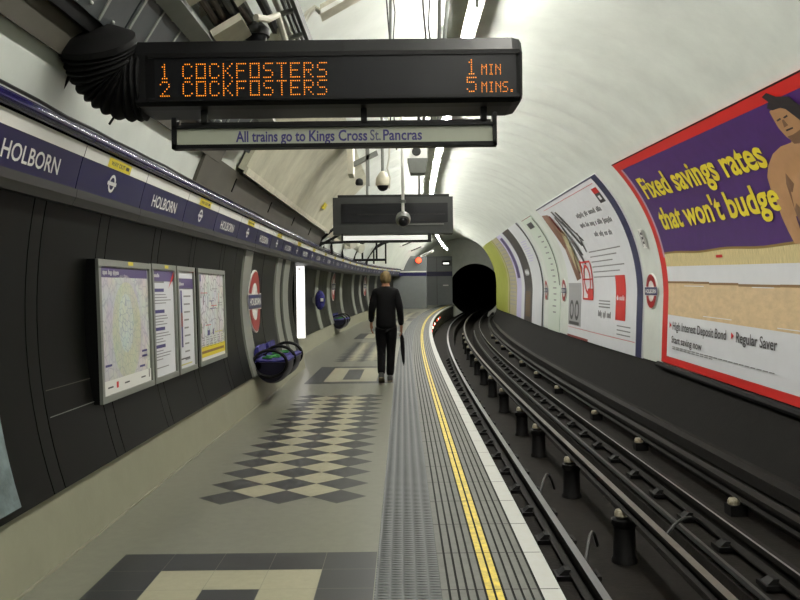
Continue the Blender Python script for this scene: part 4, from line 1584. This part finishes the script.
cross_box('junction_box', -.66, 3.50, -.50, 3.58, 5.4, 5.6, .06, 'cream_box', 'cream box right of the ladder tray under the vault', 'box')

t = thing('dome_camera', P(-.985, 5.7, 3.09), 'dark smoked dome camera hanging behind the top of the indicator', 'camera')
b = MB(); b.sphere(P(-.985, 5.7, 3.17), .075, 'screen', n=20, m=8, h0=-90, h1=5); b.build('dome', t, smooth=True)
b = MB(); b.lathe([(.095, 0), (.095, .05), (.05, .09)], P(-.985, 5.7, 3.17), 'dark_metal', n=18); b.build('base', t, smooth=True)

for i, (s0, z, dx) in enumerate(((3.6, 3.0, 0), (4.4, 3.0, .0), (5.3, 3.0, 0), (6.2, 3.0, 0))):
    t = thing('cross_channel', P(-1.15, s0, 2.95), 'short cream channel fixed crosswise between beam and cable tray, %s from the camera' % ORD[i], 'channel', 'cream cross channels')
    b = MB(); b.hexa([P(-1.19, s0, 3.05), P(-1.0, s0, 3.16), P(-1.0, s0 + .34, 3.16), P(-1.19, s0 + .34, 3.05), P(-1.21, s0, 3.09), P(-1.02, s0, 3.20), P(-1.02, s0 + .34, 3.20), P(-1.21, s0 + .34, 3.09)], 'cream_box'); b.build('channel', t)
b = MB(); b.tube([P(-.93, 5.4, 3.20), P(-.87, 5.5, 3.22), P(-.82, 5.6, 3.28), P(-.80, 5.8, 3.18), P(-.79, 6.0, 3.02)], .024, 'cable_white', n=8)
tag(b.build('conduit', smooth=True), 'pale bent conduit beside the dark dome above the indicator', 'conduit')

# hanging cables
for i, (x, s, z0, w) in enumerate(((-.085, 6.2, 2.6, .006), (-.05, 7.0, 2.6, .005), (.16, 5.5, 2.6, .007), (.21, 5.8, 2.6, .006))):
    b = MB()
    b.tube([P(x + .012 * math.sin(k * 1.9 + i), s, z0 + (4.08 - z0) * k / 9) for k in range(10)], w, 'cable_black', n=6)
    tag(b.build('hanging_cable', smooth=True), 'thin dark cable hanging from the vault behind the indicator, %s from the left' % ORD[i], 'cable')
b = MB(); b.tube([P(.27, 6.0, 2.62), P(.41, 6.2, 4.2)], .014, 'grey_metal', n=8)
tag(b.build('support_rod', smooth=True), 'slanting grey support rod rising behind the right half of the indicator', 'rod')

# =================================================================== FAR INDICATOR, CAMERAS, BRACKETS
FS = 13.1
t = thing('train_indicator', P(-.14, FS, 2.28), 'blank back of a second indicator board farther down the platform', 'indicator board')
fx = lambda x, y, z: P(x, FS + y, z)
b = MB(); b.box(-1.09, .803, 0, .34, 2.30, 2.88, 'indicator_grey', f=fx); b.build('housing', t)
b = MB(); b.box(-.96, .72, -.012, 0, 2.47, 2.78, 'screen', f=fx); b.build('recess', t)
b = MB(); b.box(-.7, .68, -.02, -.008, 2.60, 2.62, 'dark_metal', f=fx); b.box(.05, .66, -.02, -.008, 2.44, 2.455, 'grey_metal', f=fx); b.build('ledge', t)
b = MB(); b.box(-1.02, .75, .1, .2, 2.88, 2.93, 'dark_metal', f=fx); b.build('top_rail', t)
for x in (-.55, .28):
    b = MB(); b.tube([fx(x, .15, 2.9), fx(x, .15, 3.7 if x < 0 else 4.25)], .02, 'grey_metal', n=8); b.build('hanger_post', t)
t = thing('route_board', P(-.25, FS, 2.19), 'slim lit white strip board hanging under the far indicator', 'sign')
b = MB(); b.box(-.93, .44, 0, .05, 2.205, 2.275, 'strip_lit', f=fx); b.build('face', t)
b = MB(); b.box(-.96, .46, .02, .08, 2.165, 2.205, 'dark_metal', f=fx); b.box(.40, .46, -.01, .08, 2.165, 2.31, 'dark_metal', f=fx); b.box(-.96, -.93, -.01, .08, 2.165, 2.31, 'dark_metal', f=fx); b.build('frame', t)

t = thing('dome_camera', P(-.27, 11.9, 2.82), 'white dome security camera on a drop pole above the far indicator', 'camera')
b = MB(); b.lathe([(.02, .30), (.05, .27), (.095, .20), (.105, .12), (.10, .09)], P(-.27, 11.9, 2.82), 'cream_box', n=20); b.build('shroud', t, smooth=True)
b = MB(); b.sphere(P(-.27, 11.9, 2.92), (.085, .085, .09), 'screen', n=18, m=6, h0=-90, h1=0); b.build('dome', t, smooth=True, label='black lower dome')
b = MB(); b.tube([P(-.27, 11.9, 3.1), P(-.27, 11.9, 4.05)], .022, 'grey_metal', n=8); b.build('drop_pole', t)

t = thing('speaker', P(.22, 11, 2.93), 'grey box loudspeaker with white top hanging above the far indicator', 'speaker')
b = MB(); b.hexa([P(.12, 10.9, 2.95), P(.31, 10.9, 2.95), P(.31, 11.2, 2.95), P(.12, 11.2, 2.95), P(.08, 10.88, 3.14), P(.35, 10.88, 3.14), P(.35, 11.22, 3.14), P(.08, 11.22, 3.14)], 'grey_metal'); b.build('body', t)
b = MB(); b.box(.12, .34, 10.9, 11.2, 3.14, 3.30, 'white', f=P); b.build('top_cover', t, label='white top cover')
b = MB(); b.lathe([(.05, -.02), (.06, 0), (.03, .01)], P(.2, 10.9, 3.23), 'dark_metal', n=14, axis='Y'); b.build('cable_gland', t)
for x in (.24, .3):
    b = MB(); b.tube([P(x, 11.05, 3.28), P(x + .01, 11.05, 4.16)], .022, 'dark_metal', n=8); b.build('drop_pole', t)

t = thing('pole_camera', P(.015, 11.5, 2.3), 'small camera on a thin white pole in front of the far indicator', 'camera')
b = MB(); b.tube([P(.015, 11.5, 2.46), P(.015, 11.5, 4.1)], .022, 'white', n=10); b.build('pole', t)
b = MB(); b.tube([P(.015, 11.5, 2.66), P(.015, 11.5, 2.62)], .045, 'grey_metal', n=10); b.build('clamp', t)
b = MB(); b.tube([P(.015, 11.44, 2.37), P(.015, 11.47, 2.40), P(.015, 11.62, 2.40), P(.015, 11.64, 2.38)], [.09, .105, .105, .08], 'grey_metal', n=16); b.build('camera_body', t, smooth=True)
b = MB(); b.sphere(P(.015, 11.45, 2.36), .07, 'screen', n=14, m=6); b.build('lens_dome', t, smooth=True)

t = thing('wall_bracket', P(-.75, 12.2, 3.2), 'pale angled strut bracket fixed to the vault left of the white dome camera', 'bracket')
b = MB(); b.hexa([P(-.72, 12.2, 3.22), P(-.34, 12.2, 3.40), P(-.34, 12.26, 3.40), P(-.72, 12.26, 3.22), P(-.74, 12.2, 3.29), P(-.36, 12.2, 3.47), P(-.36, 12.26, 3.47), P(-.74, 12.26, 3.29)], 'grey_metal'); b.build('arm', t)
b = MB(); b.box(-.78, -.70, 12.0, 12.5, 3.1, 3.62, 'cream_box', f=P); b.build('wall_plate', t)
b = MB(); b.box(-.52, -.47, 12.2, 12.25, 2.95, 3.5, 'grey_metal', f=P); b.build('drop_post', t)
b = MB(); b.lathe([(.05, 0), (.06, .03), (.05, .08), (.02, .1)], P(-.62, 12.2, 2.96), 'dark_metal', n=12); b.build('small_camera', t, smooth=True)

b = MB()
b.tube([P(-.16 + .02 * math.sin(k * 2.2), 10.5, 2.7 + 1.4 * k / 11) for k in range(12)], .012, 'cable_white', n=6)
tag(b.build('hanging_chain', smooth=True), 'pale chain hanging between the dome camera and the white pole', 'chain')

# conduit under the vault panel and black arch of the far passage
for i, s in enumerate((26.0, 31.0)):
    t = thing('arched_bracket', P(-1.7, s, 2.3), 'black arched bracket with uprights high on the far left wall, %s from the camera' % ORD[i], 'bracket')
    b = MB(); b.tube([P(-1.72 + 1.32 * (1 - math.cos(PI / 2 * k / 8)), s + .1 * k, 2.3 + .95 * math.sin(PI / 2 * k / 8)) for k in range(9)], .06, 'black', n=8); b.build('arch_tube', t, smooth=True)
    if i == 0:
        b = MB(); b.tube([P(-1.72, s + .2, 2.32), P(-.7, s + .2, 2.32)], .04, 'black', n=8); b.build('lower_bar', t)
    for x in (-1.45, -1.0):
        h = .95 * math.sqrt(max(0.05, 1 - (1 - (x + 1.9) / 1.5) ** 2))
        b = MB(); b.tube([P(x, s + .3, 2.32), P(x, s + .35, 2.3 + h)], .035, 'black', n=6); b.build('upright', t)
for i, (x, s, z) in enumerate(((-.25, 34, 3.15), (.0, 36, 3.0), (.25, 41, 2.95), (-.55, 30, 3.2))):
    t = thing('light_fitting', P(x, s, z), 'white tilted box fitting under the far vault, %s' % ('left of the lamp row', 'lower of the cluster', 'farthest toward the tunnel mouth', 'nearest the far indicator')[i], 'light fitting')
    b = MB(); b.hexa([P(x - .35, s, z - .12), P(x + .3, s, z + .14), P(x + .3, s + .3, z + .14), P(x - .35, s + .3, z - .12), P(x - .38, s, z - .02), P(x + .27, s, z + .24), P(x + .27, s + .3, z + .24), P(x - .38, s + .3, z - .02)], 'white'); b.build('body', t)
    b = MB(); b.hexa([P(x - .25, s - .01, z - .06), P(x + .2, s - .01, z + .12), P(x + .2, s, z + .12), P(x - .25, s, z - .06), P(x - .26, s - .01, z - .02), P(x + .19, s - .01, z + .16), P(x + .19, s, z + .16), P(x - .26, s, z - .02)], 'dark_metal'); b.build('slot', t)
for i, (s, z, dx) in enumerate(((17.6, 2.55, 0), (19.2, 2.50, .05), (22.0, 2.50, .05))):
    t = thing('loudspeaker_horn', P(-1.55 + dx, s, z), 'pale horn loudspeaker on the left wall above the frieze, %s past the vault panel' % ORD[i], 'speaker')
    b = MB(); b.box(-1.66 + dx, -1.5 + dx, s, s + .3, z, z + .22, 'cream_box', f=P); b.build('body', t)
    b = MB(); b.tube([P(-1.5 + dx, s + .1, z + .1), P(-1.2 + dx, s - .1, z - .02)], [.06, .13], 'cable_white', n=12); b.build('horn', t, smooth=True)
    b = MB(); b.tube([P(-1.72, s + .15, z + .1), P(-1.72 + dx, s + .15, z - .25)], .03, 'black', n=8); b.build('bracket', t)
t = thing('strut_frame', P(-1.5, 16.9, 2.3), 'black diagonal strut frame at the far end of the cream vault panel', 'bracket')
for (a, c) in (((-1.75, 2.38), (-1.35, 2.75)), ((-1.7, 2.33), (-1.2, 2.62)), ((-1.75, 2.38), (-1.25, 2.40))):
    b = MB(); b.tube([P(a[0], 16.9, a[1]), P(c[0], 17.1, c[1])], .03, 'black', n=6); b.build('strut', t)

# far end lamps and signs
t = thing('signal_lamp', P(-.9, 47.9, 2.72), 'small red lamp on the far wall above the blue band', 'lamp')
b = MB(); b.lathe([(.2, 0), (.2, .1), (.16, .14)], P(-.86, 48.7, 2.84), 'dark_metal', n=16, axis='Y'); b.build('casing', t)
b = MB(); b.lathe([(.02, -.1), (.13, -.08), (.17, 0)], P(-.86, 48.7, 2.84), 'lamp_glint_red', n=16, axis='Y'); b.build('lens', t)
t = thing('exit_sign', P(.25, 54.5, 2.6), 'small lit white sign on the end wall left of the tunnel mouth', 'sign')
b = MB(); b.box(-.05, .5, 54.55, 54.75, 2.6, 2.92, 'black', f=P); b.build('casing', t)
b = MB(); b.box(.03, .42, 54.53, 54.55, 2.68, 2.78, 'lightbox', f=P); b.build('lit_face', t)
t = thing('notice_plate', P(.1, 54.7, 1.2), 'small pale notice on the grey end cabinet beside the tunnel mouth', 'sign')
b = MB(); b.box(.0, .35, 54.70, 54.75, 1.25, 1.33, 'white', f=P); b.build('plate', t)

# =================================================================== PERSON
def skin_mesh(name, verts, edges, radii, m, parent=None, levels=2, root=0):
    me = bpy.data.meshes.new(name + '_skeleton')
    me.from_pydata(verts, edges, [])
    o = bpy.data.objects.new(name, me)
    COL.objects.link(o)
    sk = o.modifiers.new('skin', 'SKIN'); sk.use_smooth_shade = True
    for i, v in enumerate(me.skin_vertices[0].data):
        r = radii[i]
        v.radius = r if isinstance(r, tuple) else (r, r)
        v.use_root = (i == root)
    sk.branch_smoothing = .4
    ss = o.modifiers.new('sub', 'SUBSURF'); ss.levels = levels; ss.render_levels = levels
    bpy.context.view_layer.update()
    dg = bpy.context.evaluated_depsgraph_get()
    new = bpy.data.meshes.new_from_object(o.evaluated_get(dg))
    o.modifiers.clear()
    o.data = new
    bpy.data.meshes.remove(me)
    new.materials.clear(); new.materials.append(MT[m])
    for p in new.polygons:
        p.use_smooth = True; p.material_index = 0
    o.parent = parent
    return o


class SK:
    def __init__(self):
        self.v, self.e, self.r = [], [], []

    def add(self, p, r, prev=None):
        self.v.append(p); self.r.append(r)
        if prev is not None:
            self.e.append((prev, len(self.v) - 1))
        return len(self.v) - 1

    def chain(self, pts, prev=None):
        for p, r in pts:
            prev = self.add(p, r, prev)
        return prev


PX, PY = -.265, 12.75
pers = thing('person', (PX, PY, 0), 'person in dark clothes walking away down the platform with an umbrella', 'person')
# local frame: x right, y away from the camera (the way the person walks), z up. Height about 1.75
HIP, KNL, KNR = .88, (-.075, .02, .47), (.07, .10, .48)
ANL, ANR = (-.075, -.17, .135), (.05, .07, .085)
k = SK()
pel = k.add((0, 0, .93), (.125, .09))
w = k.add((0, .0, 1.08), (.12, .085), pel)
ch = k.add((0, .01, 1.26), (.14, .095), w)
nb = k.add((0, .02, 1.42), (.085, .065), ch)
nk = k.add((0, .035, 1.49), .05, nb)
hd = k.add((0, .05, 1.585), (.068, .08), nk)
tp = k.add((0, .045, 1.665), (.066, .078), hd)
k.add((0, .135, 1.56), .018, hd)                                      # nose, facing away
for sx in (-1, 1):
    k.add((sx * .078, .035, 1.585), .014, hd)                         # ears
for sx, kn, an in ((-1, KNL, ANL), (1, KNR, ANR)):
    hp = k.add((sx * .085, 0, .86), .088, pel)
    kk = k.add(kn, .058, hp)
    aa = k.add(an, .04, kk)
    k.add((an[0], an[1] + (.13 if sx > 0 else .1), an[2] - (.055 if sx > 0 else .09)), .032, aa)
arms = {}
HL, HR = (-.235, .14, .90), (.235, .10, .83)
for sx, el, wr in ((-1, (-.21, -.03, 1.12), HL), (1, (.21, -.03, 1.12), HR)):
    sh = k.add((sx * .155, .02, 1.385), .045, nb)
    e1 = k.add(el, .04, sh)
    w1 = k.add(wr, .026, e1)
    dx, dy, dz = (0, .12, -.99) if sx < 0 else (0.0, .5, -.86)
    pm = k.add((wr[0], wr[1] + dy * .06, wr[2] + dz * .06), (.022, .034), w1)
    for fi, (off, ln) in enumerate(((-.027, .072), (-.009, .08), (.009, .076), (.027, .06))):
        f1 = k.add((wr[0] - sx * .002, wr[1] + dy * .095 + off, wr[2] + dz * .095), .0095, pm)
        f2 = k.add((wr[0] - sx * .014, wr[1] + dy * (.095 + ln * .55) + off, wr[2] + dz * (.095 + ln * .55)), .0088, f1)
        f3 = k.add((wr[0] - sx * .034, wr[1] + dy * (.095 + ln * .85) + off, wr[2] + dz * (.095 + ln * .85)), .0078, f2)
    t1 = k.add((wr[0] - sx * .012, wr[1] + .04, wr[2] + dz * .035), .0105, w1)
    k.add((wr[0] - sx * .024, wr[1] + .062, wr[2] + dz * .085), .009, t1)
body = skin_mesh('body', k.v, k.e, k.r, 'skin', pers, 2, 0)

k = SK()
hem = k.add((0, -.005, .79), (.178, .13))
pel = k.add((0, 0, .92), (.168, .125), hem)
w = k.add((0, .0, 1.06), (.16, .118), pel)
ch = k.add((0, .01, 1.25), (.182, .128), w)
nb = k.add((0, .015, 1.40), (.125, .092), ch)
k.add((0, .03, 1.485), (.065, .06), nb)
for sx, el, wr in ((-1, (-.215, -.03, 1.12), HL), (1, (.215, -.03, 1.12), HR)):
    sh = k.add((sx * .152, .02, 1.39), .084, nb)
    e1 = k.add(el, .06, sh)
    k.add((el[0] + (wr[0] - el[0]) * .88, el[1] + (wr[1] - el[1]) * .88, el[2] + (wr[2] - el[2]) * .88), .047, e1)
skin_mesh('jacket', k.v, k.e, k.r, 'coat', pers, 2, 0)
k = SK()
pel = k.add((0, 0, .93), (.15, .11))
for sx, kn, an in ((-1, KNL, ANL), (1, KNR, ANR)):
    hp = k.add((sx * .085, 0, .80), .102, pel)
    kk = k.add(kn, .075, hp)
    k.add((an[0], an[1], an[2] - .015), .064, kk)
skin_mesh('trousers', k.v, k.e, k.r, 'trouser', pers, 2, 0)


def shoe(loc, pitch):
    rows = []
    for y, wd, h in ((-.075, .03, .06), (-.055, .04, .085), (0, .044, .095), (.06, .043, .075), (.13, .047, .055), (.19, .036, .045), (.215, .015, .03)):
        rows.append([Vector((wd * c, y, .0)) for c in (-1, -.5, .5, 1)] + [Vector((wd * c, y, h * q)) for c, q in ((1, .55), (.7, .95), (0, 1.0), (-.7, .95), (-1, .55))])
    mt_ = Matrix.Rotation(pitch, 4, 'X')
    rows = [[Vector(pers.location) + Vector(loc) + (mt_ @ p) for p in r] for r in rows]
    b = MB(); b.grid(rows, 'shoe', closed=True); b.cap(list(reversed(rows[0])), 'shoe'); b.cap(rows[-1], 'shoe')
    o = b.build('shoe', pers, smooth=True)
    b = MB()
    so = [[Vector(pers.location) + Vector(loc) + (mt_ @ Vector((wd * c, y, z))) for c, z in ((-1, -.004), (1, -.004), (1, -.018), (-1, -.018))] for y, wd in ((-.078, .034), (0, .045), (.13, .048), (.215, .02))]
    b.grid(so, 'sole', closed=True); b.cap(so[0], 'sole'); b.cap(so[-1], 'sole')
    b.build('sole', o, label='pale sole')


shoe((ANL[0], -.17, .075), -.42)
shoe((ANR[0], .07, .02), 0)
b = MB()
rows = []
hc = Vector(pers.location) + Vector((0, .042, 1.60))
for i in range(11):
    a = math.radians(90 - i * 13.5)
    row = []
    for j in range(24):
        q = 2 * PI * j / 24
        front = math.sin(q) > .45
        aa = max(a, math.radians(28)) if front else a
        rr_ = 1 + .03 * math.sin(5 * q + i) + .02 * math.sin(9 * q - 2 * i)
        row.append(hc + Vector((.088 * rr_ * math.cos(aa) * math.cos(q), .1 * rr_ * math.cos(aa) * math.sin(q), .112 * rr_ * math.sin(aa))))
    rows.append(row)
b.grid(rows, 'hair', closed=True)
b.build('hair', pers, smooth=True, label='short greying blond hair')
for sx in (-1, 1):
    b = MB(); b.sphere(Vector(pers.location) + Vector((sx * .03, .118, 1.60)), .011, 'white', n=10, m=6); b.build('eye', pers, smooth=True)
b = MB(); b.sphere(Vector(pers.location) + Vector((0, .122, 1.525)), (.024, .01, .006), 'pic_skin_dark', n=10, m=4); b.build('mouth', pers, smooth=True)

# umbrella carried in the right hand
um = thing('umbrella', (PX + .25, PY + .15, .235), 'furled black umbrella held in the right hand of the walking person', 'umbrella')
hx, hy, hz = PX + .236, PY + .155, .775
b = MB(); b.tube([(PX + .245, PY + .12, 1.06), (hx, hy, hz), (PX + .25, PY + .17, .55), (PX + .266, PY + .18, .235)], [.010, .011, .011, .007], 'dark_metal', n=8); b.build('shaft', um, smooth=True)
b = MB(); b.tube([(PX + .238, PY + .157, .72), (PX + .242, PY + .163, .66), (PX + .252, PY + .17, .48), (PX + .262, PY + .178, .30), (PX + .265, PY + .18, .26)], [.014, .032, .034, .020, .009], 'coat', n=12); b.build('furled_canopy', um, smooth=True)
b = MB(); b.tube([(PX + .245, PY + .12, 1.03), (PX + .246, PY + .118, 1.08), (PX + .25, PY + .09, 1.115), (PX + .255, PY + .055, 1.10), (PX + .255, PY + .05, 1.06)], .013, 'black', n=8); b.build('crook_handle', um, smooth=True)
